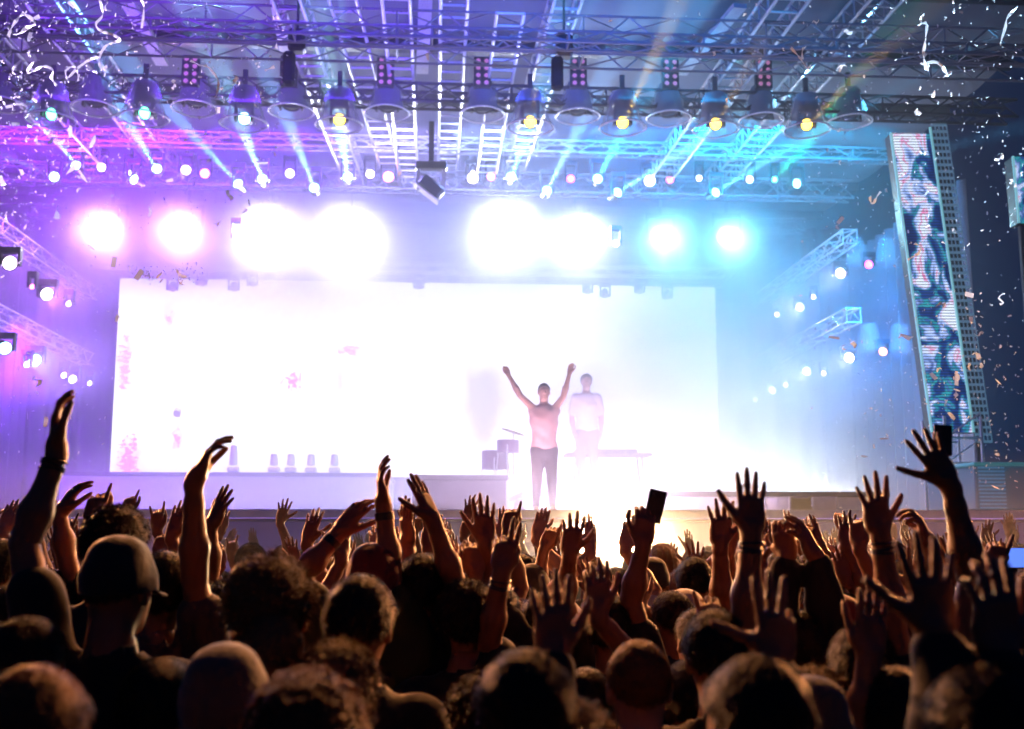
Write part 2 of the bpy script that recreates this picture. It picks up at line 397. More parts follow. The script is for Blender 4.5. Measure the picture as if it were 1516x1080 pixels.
def hood(px, py, Y, lens, label, lit=None, dirpx=None, z_top=None):
    c = P(px, py, Y); t = empty('hooded_lamp', c); tag(t, label, 'stage light', 'stage lamps under clear rain hoods')
    rx = .40
    prof = [(rx*.50, .62), (rx*.62, .5), (rx*.72, .3), (rx*.86, .12), (rx, 0)]
    MB().lathe(prof, 32).build('rain_hood', GLASSY, t, True)
    m = MB(); m.tube([(rx*math.cos(a), rx*math.sin(a), .008*math.sin(3*a)) for a in np.linspace(0, 2*math.pi, 41)], .015, 6, caps=False); m.build('hood_rim', HOODRIM, t, True)
    MB().bbox((-.17, -.13, .36), (.17, .13, .62), .03).build('base_box', BLACKPL, t)
    d = Vector((0, -.25, -1)) if lit is None else Vector(lit)
    head_parts(t, (0, 0, .10), d, .15 if lit is None else .11, .24, lens, hang=.2)
    m = MB(); m.box((-.04, -.03, .62), (.04, .03, .95)); m.build('clamp', DARKSTEEL, t)
    return t
HOODS_UP = [(2,152),(140,158),(288,158),(431,163),(573,165),(714,167),(855,170),(990,173),(1127,176),(1258,178)]
HOODS_LOW = [(75,172,E_GREEN),(213,170,E_GREEN),(361,178,E_CYAN),(502,180,E_YEL),(785,183,E_YEL),(922,184,E_YEL),(1060,186,E_YEL),(1195,187,E_YEL)]
NTH = ['first','second','third','fourth','fifth','sixth','seventh','eighth','ninth','tenth','eleventh','twelfth','thirteenth','fourteenth','doubled','sixteenth','seventeenth','leftward extra']
wl = ['first','second','third','fourth','fifth','sixth','seventh','eighth','ninth','tenth']
for i, (x, y) in enumerate(HOODS_UP):
    hood(x, y+3, 19.0, LENSOFF, f'unlit lamp under a clear rain hood, {wl[i]} from left in its row')
for i, (x, y, e) in enumerate(HOODS_LOW):
    hood(x, y+6, 18.1, e, f'{"green" if e is E_GREEN else "cyan" if e is E_CYAN else "yellow"} lit lamp under a clear rain hood, {wl[i]} lit one from left', lit=(-.1+.25*(x-640)/640, -1, -.35))
for i, (x, y) in enumerate([(660,158),(198,165),(817,172),(1078,176),(462,160)]):
    pass
# 2 x 4 blinder panels, unlit, with a faint pink glow put into the bulbs
for i, x in enumerate([283, 428, 571, 714, 856, 992, 1130]):
    c = P(x, 106 + i*.8, 18.7); t = empty('lamp_panel', c); tag(t, f'dark upright panel of eight small round lamps, {wl[i]} from the left', 'stage light', 'eight lamp panels on the lattice truss')
    MB().bbox((-.15, -.06, -.28), (.15, .08, .28), .015).build('panel_body', BLACKPL, t)
    for a in (-.072, .072):
        for b in (-.2, -.068, .068, .2):
            M = Matrix.Translation((a, -.075, b)) @ lookrot((0, -1, -.1))
            m = MB(); m.lathe([(.058, -.02), (.058, .015), (.048, .015), (.04, -.01)], 16, M); m.build('bezel', DARKSTEEL, t, True)
            m = MB(); m.lathe([(0, .004), (.03, 0), (.04, -.012)], 12, M); m.build('bulb', mat('dim_pink_bulb', (.7, .35, .5), .3, emit=(.8, .25, .5), es=.5), t, True)
# small round lamps on the rear truss
def par(px, py, Y, r, lens, label, d=(0, -1, -.25), group='small round lamps on the rear truss', hang=.3):
    c = P(px, py, Y); t = empty('par_lamp', c); tag(t, label, 'stage light', group)
    r *= .8; head_parts(t, (0, 0, 0), d, r, r*2.0, lens, hang=hang)
    return t
PARS = [(150,248,E_PINKW,.12),(275,252,E_WHITE,.14),(303,257,E_PINK,.14),(429,257,E_WHITE,.13),(548,258,E_PINKW,.12),(575,262,E_PINK,.16),(700,264,E_PINKW,.16),(727,262,E_PINK,.12),(845,265,E_MAG,.12),
        (962,268,E_WHITE,.17),(992,266,E_MAG,.12),(1035,264,E_WHITE,.09),(1110,266,E_WHITE,.11),(1147,266,E_GREEN,.09),(700,256,E_WHITE,.06),(350,350,E_WHITE,.1),(912,361,E_PINKW,.1),(190,256,E_WHITE,.08)]
for i, (x, y, e, r) in enumerate(PARS):
    nm = {id(E_WHITE): 'white', id(E_PINK): 'pink', id(E_PINKW): 'pale pink', id(E_MAG): 'magenta', id(E_GREEN): 'green'}[id(e)]
    par(x, y, 24.0, r, e, f'{nm} round lamp under the rear truss, {side_word(x)}, ' + ('hanging below the lamp row' if y > 300 else f'{NTH[i]} along the row'))
# beam movers (the heads whose shafts of light show in the smoke)
BEAMS = [(112,245,25,125,(.12,.5,1)),(232,250,180,165,(.12,.5,1)),(352,272,245,155,(.15,.5,1)),(388,265,355,180,(.3,.75,1)),(465,278,425,178,(.2,.5,1)),(515,262,503,186,(.35,.8,1)),
        (757,262,785,186,(.15,.6,1)),(810,282,862,180,(.2,.5,1)),(885,265,925,190,(.05,.5,1)),(915,285,1065,190,(.2,.6,1)),(1060,285,1200,200,(.1,.55,1)),(198,266,20,180,(.3,.4,1)),(1180,272,1330,235,(.1,.5,1)),(80,262,0,228,(.3,.5,1))]
for i, (x0, y0, x1, y1, c) in enumerate(BEAMS):
    a = P(x0, y0, 23.4); b = P(x1, y1, 20.3); d = (b-a).normalized()
    t = empty('moving_head_lamp', a); tag(t, f'moving head lamp throwing a blue shaft upward, {wl[i] if i < 10 else str(i+1)+"th"} from the left' if i < 11 else f'moving head lamp throwing a faint blue shaft, {side_word(x0)} end of the rear truss{" outermost" if x0 == 80 else ""}', 'stage light', 'moving heads under the rear truss')
    head_parts(t, (0, 0, 0), d, .11, .3, E_CYAN, hang=.35)
    lamp('SPOT', a + d*.06, c, 75000 if i < 11 else 22000, b, 6 if i < 11 else 3, .5, .03, 'beam_lamp')
# green and yellow shafts
def shaft(x0, y0, Y0, x1, y1, Y1, c, p, ang):
    a = P(x0, y0, Y0); b = P(x1, y1, Y1); lamp('SPOT', a + (b-a).normalized()*.1, c, p, b, ang, .5, .03, 'beam_lamp')
shaft(1147, 266, 23.9, 1200, 205, 21, (.02, 1, .35), 40000, 6)
shaft(785, 183, 17.6, 800, 90, 15.4, (1, .6, .1), 4000, 5)
shaft(922, 186, 17.6, 970, 80, 15.4, (1, .62, .05), 13000, 6)
shaft(1060, 186, 17.6, 1085, 140, 16, (1, .6, .1), 4000, 5)
shaft(1195, 187, 17.6, 1330, 50, 15, (1, .55, .15), 5000, 8)
# row of glaring white lamps
BL = [(165,338,1.3),(278,338,1.2),(402,340,1.15),(520,345,1.25),(745,335,1.5),(852,345,.6),(978,350,.5),(1076,350,.42)]
for i, (x, y, k) in enumerate(BL):
    c = P(x, y, 25.4); t = empty('glaring_lamp', c); tag(t, f'big glaring white lamp burning out in the smoke, {wl[i]} from the left', 'stage light', 'row of glaring white lamps')
    head_parts(t, (0, 0, 0), (0, -1, -.25), .26, .35, E_WHITE, hang=.45)
    MB().box((-.03, -.03, .5), (.03, .03, 1.0)).build('drop_arm', DARKSTEEL, t)
    lamp('SPOT', c + Vector((0, -.3, -.06)), ((.80, .42, 1) if x < 350 else (.85, .88, 1) if x < 860 else (.25, .80, 1)), BLP*k*(.5 if x < 350 else 1.0 if x < 860 else .8), c + Vector((0, -4, -2.2)), 140, 1.0, .25, 'blinder_lamp')
# lamps on the side trusses
SIDE = [(15,390,18.0,E_PINKW,.2,1),(70,436,19.6,E_WHITE,.2,1),(48,425,19.2,E_PINK,.08,0),(102,450,20.6,E_PINKW,.09,0),(8,516,19.0,E_CYAN,.19,1),(52,534,20.4,E_CYAN,.2,1),(40,540,20.2,E_WHITE,.1,0),(95,556,22,E_PINKW,.1,0),(108,562,23,E_WHITE,.15,1),(133,568,25,E_PINKW,.09,0),
        (1286,392,22.5,E_MAG,.16,0),(1244,405,23.2,E_WHITE,.2,1),(1204,440,24.6,E_PINKW,.1,0),(1184,455,25.4,E_WHITE,.18,1),(1150,466,27,E_PINKW,.12,0),
        (1307,521,22.4,E_ORG,.16,0),(1257,530,23.2,E_WHITE,.2,1),(1219,553,24.6,E_PINKW,.1,0),(1194,550,25.2,E_WHITE,.18,1),(1163,570,26.5,E_PINKW,.1,0),(1143,578,27.4,E_WHITE,.16,1),(1118,592,28.4,E_WHITE,.1,0)]
for i, (x, y, Y, e, r, big) in enumerate(SIDE):
    lft = x < 600; up = (y < 470)
    c = P(x, y, Y)
    par(x, y, Y, r*.75, e, f'{"large" if big else "small"} lit lamp on the {"upper" if up else "lower"} {"left" if lft else "right"} side truss, {["nearest","second","third","fourth","fifth","sixth","seventh"][sum(1 for s in SIDE[:i] if (s[0]<600)==lft and (s[1]<470)==up)]} along it',
        d=((.7 if lft else -.7), -.7, -.35), group='lamps on the side trusses', hang=.16)
    
    if big:
        lamp('SPOT', c + Vector((.12 if lft else -.12, -.12, -.08)), (.5, .5, 1) if not (lft and up) else (.8, .2, 1), 90, c + Vector((3 if lft else -3, -3, -1.3)), 140, .9, .12, 'side_lamp')
# rain hoods on the two nearest right hand side lamps
for (x, y, Y, lab) in [(1290, 372, 22.5, 'upper'), (1310, 500, 22.4, 'lower')]:
    c = P(x, y, Y); t = empty('rain_cover', c); tag(t, f'pair of clear plastic rain covers hanging on the {lab} right side truss end', 'cover', 'rain covers on side lamps')
    for sx in (-.32, .32):
        MB().lathe([(.12, .3), (.16, .28), (.2, 0), (.27, -.3), (.265, -.3)], 20, Matrix.Translation((sx, 0, 0)) @ Matrix.Rotation(.25*sx, 4, 'Y')).build('cover', mat('cover_plastic', (.7, .8, .9), .15, alpha=.13), t, True)
# small lamps hung on the truss above the screen
for i, (x, y) in enumerate([(255,428),(298,420),(346,428),(374,421),(620,425),(870,432),(896,438),(947,432),(988,440)]):
    par(x, y, 27.0, .12, mat('dim_lens', (.5, .4, .7), .2), f'unlit dark lamp over the top edge of the white screen, {wl[i]} from left', d=(0, -.6, -1), group='unlit lamps above the screen', hang=.22)
# big rectangular lamp hanging at the middle, tilted
c = P(638, 278, 20.5); t = empty('tilted_floodlight', c); tag(t, 'big dark rectangular floodlight hanging tilted above the middle of the screen', 'stage light')
M = Matrix.Rotation(R_(38), 4, 'Y')
MB().bbox((-.26, -.14, -.13), (.26, .14, .13), .05, M=M).build('housing', mat('blue_black_housing', (.04, .05, .12), .4), t)
m = MB(); m.bbox((-.28, -.16, -.165), (.28, .16, -.132), .01, M=M); m.build('front_frame', HOODRIM, t)
for sx in (-.24, .24): MB().box((sx-.03, -.04, -.05), (sx+.03, .04, .35)).build('yoke_arm', mat('pale_yoke', (.6, .6, .65), .4), t)
MB().bbox((-.3, -.1, .35), (.3, .1, .5), .02).build('yoke_base', BLACKPL, t)
MB().box((-.05, -.05, .5), (.05, .05, 1.3)).build('hanger', DARKSTEEL, t)
# roof cameras / winches hanging at the front
for (x, y, lab) in [(440, 62, 'left of the middle'), (835, 70, 'right of the middle')]:
    c = P(x, y, 16.2); t = empty('chain_hoist', c); tag(t, f'dark chain hoist hanging on the front truss, {lab}', 'hoist', 'chain hoists')
    MB().bbox((-.13, -.12, -.18), (.13, .12, .18), .04).build('motor', BLACKPL, t)
    MB().bbox((-.2, -.1, -.7), (-.02, .08, -.18), .04).build('chain_bag', mat('hoist_bag', (.02, .02, .03), .9), t)
    MB().tube([(0, 0, .18), (0, 0, .9)], .02).build('chain', DARKSTEEL, t)
# ---------------------------------------------------------------- main screen
def screen():
    t = empty('video_screen', (0, 28, 0)); tag(t, 'huge overexposed white video screen with pink blotches at the back of the stage', 'screen')
    A = P(178, 412, 28); B = P(1058, 420, 28); zb = P(165, 705, 28).z
    x0, x1, z1 = A.x, B.x, A.z
    m = bpy.data.materials.new('screen_picture'); m.use_nodes = True; nt = m.node_tree; nt.nodes.clear()
    N = nt.nodes.new; L = nt.links.new
    out = N('ShaderNodeOutputMaterial'); em = N('ShaderNodeEmission'); L(em.outputs[0], out.inputs[0]); em.inputs[1].default_value = 1.7
    tc = N('ShaderNodeTexCoord')
    cur = None
    def col_mix(fac, c, prev):
        mx = N('ShaderNodeMix'); mx.data_type = 'RGBA'; L(fac, mx.inputs[0])
        if prev is None: mx.inputs[6].default_value = (1, .99, 1, 1)
        else: L(prev, mx.inputs[6])
        mx.inputs[7].default_value = (*c, 1); return mx.outputs[2]
    def math_(op, a, b=None, c=None):
        n = N('ShaderNodeMath'); n.operation = op; n.use_clamp = op == 'MULTIPLY'
        for i, v in enumerate((a, b, c)):
            if v is None: continue
            if isinstance(v, (int, float)): n.inputs[i].default_value = v
            else: L(v, n.inputs[i])
        return n.outputs[0]
    def blotch(px, py, rx, ry, sc, th, c, strip=False, soft=.05):
        nonlocal cur
        p = P(px, py, 28); s = 28/F
        sep = N('ShaderNodeSeparateXYZ'); L(tc.outputs['Object'], sep.inputs[0])
        dx = math_('DIVIDE', math_('SUBTRACT', sep.outputs[0], p.x), rx*s); dz = math_('DIVIDE', math_('SUBTRACT', sep.outputs[2], p.z), ry*s)
        r = math_('SQRT', math_('ADD', math_('MULTIPLY_ADD', dx, dx, 0.0), math_('MULTIPLY_ADD', dz, dz, 0.0)))
        fall = math_('SUBTRACT', 1.0, r)
        nz = N('ShaderNodeTexNoise'); nz.inputs['Scale'].default_value = sc; nz.inputs['Detail'].default_value = 6; nz.inputs['Roughness'].default_value = .65
        mp = N('ShaderNodeMapping'); mp.inputs['Scale'].default_value = (1, 1, 2.2 if strip else 1); L(tc.outputs['Object'], mp.inputs[0]); L(mp.outputs[0], nz.inputs[0])
        v = math_('ADD', math_('MULTIPLY_ADD', fall, .45, 0.0), nz.outputs[0])
        mr = N('ShaderNodeMapRange'); mr.inputs[1].default_value = th-.08; mr.inputs[2].default_value = th-.08+soft*2
        L(v, mr.inputs[0]); cur = col_mix(mr.outputs[0], c, cur)
    blotch(190, 690, 34, 95, 7, .80, (.95, .30, .72), True)
    blotch(185, 540, 26, 130, 5, .84, (.98, .42, .80), True)
    blotch(262, 650, 24, 50, 8, .86, (.92, .36, .85), True)
    blotch(250, 470, 26, 60, 7, .90, (.98, .45, .75))
    blotch(435, 565, 48, 50, 9, .88, (.95, .30, .65))
    blotch(503, 560, 22, 50, 2, .70, (1, .46, .40), soft=.2)
    blotch(520, 520, 50, 22, 6, .84, (.97, .38, .78), True)
    blotch(262, 612, 10, 14, 8, .75, (.35, .25, .8))
    blotch(715, 590, 60, 140, .5, .70, (.58, .52, .78), soft=.12)
    blotch(860, 600, 75, 130, .5, .70, (.62, .56, .78), soft=.15)
    blotch(1010, 640, 90, 260, .4, .72, (.58, .68, .85), soft=.4)
    L(cur, em.inputs[0])
    MB().box((x0, 0, zb), (x1, .02, z1)).build('picture', m, t)
    MB().bbox((x0-.05, .023, zb-.05), (x1+.05, .25, z1+.05), .02).build('frame', BLACKPL, t)
    for x in np.linspace(x0+.5, x1-.5, 7): MB().tube([(x, .15, DECK), (x, .15, zb-.04)], .05).build('leg', DARKSTEEL, t)
screen()
# ---------------------------------------------------------------- LED wing at the right
def led_wing(cx_px_top, py_top, cx_px_bot, py_bot, Y, width, yaw, label, strip_w):
    top = P(cx_px_top, py_top, Y); bot = P(cx_px_bot, py_bot, Y)
    t = empty('led_tower', (bot.x, Y, bot.z)); tag(t, label, 'screen')
    u = Vector((math.cos(yaw), math.sin(yaw), 0)); up = (top-bot); H = up.length; up.normalize()
    n = Vector((math.sin(yaw), -math.cos(yaw), 0))
    m = bpy.data.materials.new('led_picture'); m.use_nodes = True; nt = m.node_tree; nt.nodes.clear(); N = nt.nodes.new; L = nt.links.new
    out = N('ShaderNodeOutputMaterial'); em = N('ShaderNodeEmission'); L(em.outputs[0], out.inputs[0]); em.inputs[1].default_value = 1.4
    tc = N('ShaderNodeTexCoord'); nz = N('ShaderNodeTexNoise'); nz.inputs['Scale'].default_value = 1.3; nz.inputs['Detail'].default_value = 3; nz.inputs['Distortion'].default_value = 1.2
    L(tc.outputs['UV'], nz.inputs[0])
    mp = N('ShaderNodeMapping'); mp.inputs['Scale'].default_value = (1.1, 1.6*H/width/2, 1); L(tc.outputs['UV'], mp.inputs[0]); L(mp.outputs[0], nz.inputs[0])
    cr = N('ShaderNodeValToRGB'); L(nz.outputs[0], cr.inputs[0]); e = cr.color_ramp.elements
    cr.color_ramp.interpolation = 'LINEAR'
    e[0].position = .38; e[0].color = (.002, .02, .12, 1); e[1].position = .70; e[1].color = (.75, .85, 1, 1)
    for p, c in [(.44, (.01, .05, .25)), (.47, (.03, .35, .40)), (.485, (.01, .06, .3)), (.52, (.35, .50, .95)), (.56, (.65, .75, 1)), (.585, (.7, .1, .35)), (.6, (.7, .8, 1))]:
        q = e.new(p); q.color = (*c, 1)
    sep = N('ShaderNodeSeparateXYZ'); L(tc.outputs['UV'], sep.inputs[0])
    w1 = N('ShaderNodeMath'); w1.operation = 'MULTIPLY'; L(sep.outputs[1], w1.inputs[0]); w1.inputs[1].default_value = 2*math.pi*105
    w2 = N('ShaderNodeMath'); w2.operation = 'SINE'; L(w1.outputs[0], w2.inputs[0])
    w3 = N('ShaderNodeMapRange'); L(w2.outputs[0], w3.inputs[0]); w3.inputs[1].default_value = -.6; w3.inputs[2].default_value = .3; w3.inputs[3].default_value = .22; w3.inputs[4].default_value = 1.1
    mx = N('ShaderNodeMix'); mx.data_type = 'RGBA'; mx.blend_type = 'MULTIPLY'; mx.inputs[0].default_value = 1; L(cr.outputs[0], mx.inputs[6]); L(w3.outputs[0], mx.inputs[7]); L(mx.outputs[2], em.inputs[0])
    a, b, c_, d_ = Vector((0,0,0)), u*width, u*width+up*H, up*H
    me = bpy.data.meshes.new('led_face'); V = [a, b, c_, d_]; V += [v - n*.03 for v in V]
    me.from_pydata([tuple(v) for v in V], [], [(0,1,2,3),(7,6,5,4),(0,4,5,1),(1,5,6,2),(2,6,7,3),(3,7,4,0)])
    uv = me.uv_layers.new(); UVC = [(0,0),(1,0),(1,1),(0,1)]*2
    for li, l in enumerate(me.loops): uv.data[li].uv = UVC[l.vertex_index]
    me.materials.append(m); o = bpy.data.objects.new('led_face', me); col.objects.link(o); o.parent = t
    # bright edge line on the left, cabinet, perforated side strip
    MB().tube([-u*.04, -u*.04+up*H*1.0], .022, 6).build('edge_profile', mat('edge_strip', (.5, .9, .9), .3, emit=(.3, .8, .8), es=.5), t)
    MB().tube([u*(width+.02), u*(width+.02)+up*H*1.02], .02, 6).build('edge_profile', mat('edge_strip', (.5, .9, .9), .3), t)
    m2 = MB(); q = 46; hs = H*1.06/q; st = 0
    for k in range(q+1):
        z = up*(k*hs - H*.03); p0 = u*(width+.05)+z; p1 = u*(width+.05+strip_w)+z
        th = up*hs*.16
        m2.add([p0-th, p1-th, p1+th, p0+th, p0-th-n*.04, p1-th-n*.04, p1+th-n*.04, p0+th-n*.04], [(0,1,2,3),(7,6,5,4),(0,4,5,1),(1,5,6,2),(2,6,7,3),(3,7,4,0)])
    for j in range(5):
        p0 = u*(width+.05+strip_w*j/4)-n*.01; m2.tube([p0-up*H*.03, p0+up*H*1.03], strip_w*.035, 4)
    m2.build('perforated_side', mat('frame_teal_glow', (.35, .42, .5), .5, emit=(.12, .30, .42), es=.35), t)  # teal light on the strip is put in as a glow
    m3 = MB(); V = [u*(-.03)-n*.05, u*(width+strip_w)-n*.05]; V = V + [v-n*.25 for v in V[::-1]]; V = V + [v+up*H for v in V]
    m3.add(V, [(3,2,1,0),(4,5,6,7),(0,1,5,4),(1,2,6,5),(2,3,7,6),(3,0,4,7)]); m3.build('cabinet', BLACKPL, t)
    m4 = MB()
    for s_ in (.1, width+strip_w-.1): m4.tube([u*s_-n*.2, (u*s_-n*.2)-Vector((0, 0, bot.z))], .05)
    m4.build('tower_legs', DARKSTEEL, t)
led_wing(1322, 197, 1383, 640, 17.5, .62, R_(-3), 'tall narrow leaning LED screen tower with striped blue picture beside the stage, perforated side strip', .26)
led_wing(1503, 232, 1512, 330, 17.0, .8, R_(0), 'blue and white LED screen cut off by the right edge of the picture', .2)
# dim equipment boxes at the far right, blue light put in as faint glow
t = empty('side_cabin', (0, 16, 0)); tag(t, 'dim blue glowing cabin with slatted front at the far right behind the crowd', 'cabin')
A = P(1442, 690, 16); B = P(1560, 755, 16)
MB().bbox((A.x, 0, B.z), (B.x, 1.6, A.z), .02).build('cabin_body', mat('cabin_teal_glow', (.05, .16, .22), .6, emit=(0, .10, .22), es=.25), t)
m = MB()
for k in range(12):
    z = B.z + (A.z-B.z)*(k+.5)/12; m.bbox((A.x+.05, -.03, z-.012), (A.x+.45, -.003, z+.012), .004)
m.build('slats', mat('slat_glow', (.1, .3, .45), .5, emit=(.02, .18, .35), es=.6), t)
MB().bbox((A.x-.05, -.1, A.z), (B.x, 1.7, A.z+.05), .01).build('cabin_roof', mat('cabin_roof_glow', (.1, .3, .35), .5, emit=(0, .3, .35), es=.3), t)
for x in (A.x+.1, B.x-.1): MB().tube([(x, .5, 0), (x, .5, B.z)], .06).build('leg', DARKSTEEL, t)
t = empty('scaffold_tower', P(1425, 700, 17.2)); tag(t, 'blue lit scaffold under the leaning LED tower', 'scaffold')
m = MB(); b0 = t.location.z
for (x, y) in [(-.25, 0), (.35, 0), (-.25, .8), (.35, .8)]: m.tube([(x, y, -b0), (x, y, .9)], .025)
m.build('uprights', ALU, t)
for z in np.arange(-b0+.2, .9, .4):
    m = MB(); m.tube([(-.25, 0, z), (.35, 0, z)], .02); m.tube([(-.25, 0, z), (.35, 0, z+.4)], .016); m.build('brace', ALU, t)
    MB().tube([(-.25, .8, z), (.35, .8, z)], .02).build('brace', ALU, t)
# ---------------------------------------------------------------- stage equipment
def table():
    c = P(905, 672, 17.6); t = empty('performer_table', (c.x, 17.6, DECK+.34)); tag(t, 'long thin keyboard table beside the performer in white', 'table')
    h = c.z - (DECK+.34)
    MB().bbox((-.75, -.25, h-.05), (.62, .25, h), .015).build('tabletop', mat('table_black', (.03, .02, .04), .5), t)
    for x in (-.6, .5):
        for y in (-.2, .2): MB().tube([(x, y, 0), (x*.9, y, h-.05)], .018).build('leg', DARKSTEEL, t)
    k = empty('keyboard', (c.x-.1, 17.6, DECK+.34+h)); tag(k, 'slim dark keyboard lying on the long table', 'keyboard')
    MB().bbox((-.5, -.15, .002), (.5, .15, .06), .015).build('case', BLACKPL, k); m = MB()
    for i in range(28): m.bbox((-.46+i*.033, -.13, .062), (-.432+i*.033, .03, .072), .002)
    m.build('keys', mat('ivory_key', (.8, .8, .78), .4), k)
table()
def drum(px, py, Y, r, h, lab, base):
    c = P(px, py, Y); t = empty('drum', (c.x, Y, base)); tag(t, lab, 'drum', 'drums on the dark riser'); z = c.z-base
    MB().lathe([(0, z), (r*.97, z), (r, z-.01), (r, z-h), (0, z-h)], 24).build('shell', mat('drum_shell', (.18, .08, .16), .3), t, True)
    for k in range(3):
        a = 2.1*k+.4; MB().tube([(r*math.cos(a), r*math.sin(a), z-h*.4), (r*1.3*math.cos(a), r*1.3*math.sin(a), 0)], .012).build('drum_leg', ALU, t)
drum(752, 652, 17.9, .18, .2, 'small dark drum standing on the dark grey riser', DECK+.62)
drum(733, 668, 18.3, .22, .3, 'wider dark drum behind the small one on the riser', DECK+.62)
c = P(760, 640, 18.0); t = empty('cymbal_stand', (c.x, 18.0, DECK+.62)); tag(t, 'thin cymbal on a stand left of the performer with raised arms', 'cymbal')
MB().tube([(0, 0, 0), (0, 0, c.z-DECK-.62)], .012).build('stand', ALU, t); MB().lathe([(0, .03), (.06, .015), (.2, 0), (.2, -.004), (0, .02)], 24, Matrix.Translation((0, 0, c.z-DECK-.62)) @ Matrix.Rotation(.3, 4, 'Y')).build('cymbal_plate', mat('brass', (.6, .4, .15), .3, .9), t, True)
# row of little footlights along the rear riser, haze put into their pale colour
for i, px in enumerate([345, 405, 430, 460, 495, 645, 675, 705]):
    c = P(px, 676 if px > 350 else 668, 22.8); t = empty('foot_lamp', (c.x, 22.9, DECK+.95 if px < 600 else DECK+.003)); tag(t, f'small pale upright lamp on the rear riser, {wl[i]} from the left', 'stage light', 'small upright lamps on the rear riser')
    hh = .28 if px > 350 else .45
    MB().bbox((-.12, -.1, 0), (.12, .1, .1), .02).build('base', mat('painted_haze_body', (.6, .6, .75), .5), t); MB().lathe([(0, hh+.1), (.07, hh+.08), (.09, .14), (0, .12)], 16).build('head', mat('painted_haze_body', (.6, .6, .75), .5), t, True)
# stage monitors (wedges) at the front edge
for i, px in enumerate([1195, 1160]):
    c = P(px, 748, 14.6); t = empty('monitor_speaker', (c.x, 14.6, DECK)); tag(t, f'pale flight case on the stage edge at the right, {["outer","inner"][i]} one', 'case', 'pale flight cases at the stage edge')
    MB().bbox((-.33, -.25, .003), (.33, .25, .2), .02).build('case_body', mat('pale_case', (.6, .58, .6), .5, noise=.2), t)
    m = MB()
    for x in (-.33, .30): m.bbox((x, -.256, .0), (x+.03, -.251, .2), .001)
    m.build('case_edge', ALU, t)
# glaring pit floodlight facing the crowd
def pit_lamp():
    Y = 12.3; c = P(905, 796, Y); t = empty('pit_floodlight', (c.x, Y, 0)); tag(t, 'twin glaring warm floodlight on a stand in front of the stage, shining through raised hands', 'floodlight')
    z = c.z
    for k, px in enumerate((878, 932)):
        x = P(px, 795, Y).x - c.x
        M = Matrix.Translation((x, 0, z)) @ lookrot((0, -1, .02))
        MB().lathe([(0, -.24), (.12, -.23), (.21, -.06), (.235, 0), (.215, 0), (.21, -.02)], 24, M).build('lamp_bowl', BLACKPL, t, True)
        MB().lathe([(0, .0), (.12, -.004), (.21, -.02)], 24, M).build('lens', emis('warm_glare', (1, .86, .62), 60), t, True)
    MB().bbox((-.42, .05, z-.04), (.42, .1, z+.04), .01).build('crossbar', DARKSTEEL, t)
    MB().tube([(0, .1, 0), (0, .1, z-.04)], .03).build('stand', DARKSTEEL, t)
    MB().bbox((-.4, -.2, 0.0), (.4, .4, .04), .01).build('base_plate', DARKSTEEL, t)
    for dx in (-.24, .24): lamp('SPOT', (c.x+dx, Y-.06, z), (1, .6, .28), PITP, (c.x+dx*2, 0, z-2.2), 96, .8, .12, 'pit_lamp')
pit_lamp()
# barrier in front of the stage
for i in range(16):
    x = -9.6 + i*1.25; t = empty('crowd_barrier', (x, 12.8, 0)); tag(t, 'grey steel crowd barrier panel standing between crowd and stage', 'barrier', 'crowd barrier panels')
    m = MB(); m.tube([(-.58, 0, 0), (-.58, 0, 1.1), (.58, 0, 1.1), (.58, 0, 0)], .022, 6); m.build('frame', ALU, t); m = MB()
    for k in range(1, 9): m.tube([(-.58+k*.129, 0, .1), (-.58+k*.129, 0, 1.1)], .008, 4)
    m.build('bars', ALU, t)
# ---------------------------------------------------------------- implicit surface tools (bodies, hands, hair, clothes)
def sd_caps(Pt, a, b, ra, rb):
    a = np.asarray(a, float); b = np.asarray(b, float); ba = b-a; L2 = float(ba@ba) + 1e-12
    pa = Pt-a; h = np.clip((pa@ba)/L2, 0, 1)
    return np.linalg.norm(pa - h[:, None]*ba, axis=1) - (ra + (rb-ra)*h)
def sd_ell(Pt, c, r, rot=None):
    q = Pt - np.asarray(c, float)
    if rot is not None: q = q @ np.asarray(rot)
    r = np.asarray(r, float); k0 = np.linalg.norm(q/r, axis=1); k1 = np.linalg.norm(q/(r*r), axis=1) + 1e-9
    return k0*(k0-1)/k1
def smin(a, b, k):
    h = np.clip(.5+.5*(b-a)/k, 0, 1); return b*(1-h)+a*h - k*h*(1-h)
def field(Pt, prims):
    d = None
    for p in prims:
        k = p.get('k', .02)
        e = sd_caps(Pt, p['a'], p['b'], p['ra'], p['rb']) if 'a' in p else sd_ell(Pt, p['c'], p['r'], p.get('rot'))
        if d is None: d = e
        elif p.get('sub'): d = -smin(-d, e, k)
        else: d = smin(d, e, k)
    return d
def C(a, b, ra, rb=None, k=.02): return dict(a=tuple(a), b=tuple(b), ra=ra, rb=ra if rb is None else rb, k=k)
def El(c, r, k=.02, rot=None, sub=False): return dict(c=tuple(c), r=tuple(r), k=k, rot=rot, sub=sub)
def bounds(prims, pad):
    lo = np.full(3, 1e9); hi = -lo
    for p in prims:
        if p.get('sub'): continue
        if 'a' in p:
            for q, r in ((p['a'], p['ra']), (p['b'], p['rb'])): lo = np.minimum(lo, np.array(q)-r); hi = np.maximum(hi, np.array(q)+r)
        else: m = max(p['r']); lo = np.minimum(lo, np.array(p['c'])-m); hi = np.maximum(hi, np.array(p['c'])+m)
    return lo-pad, hi+pad
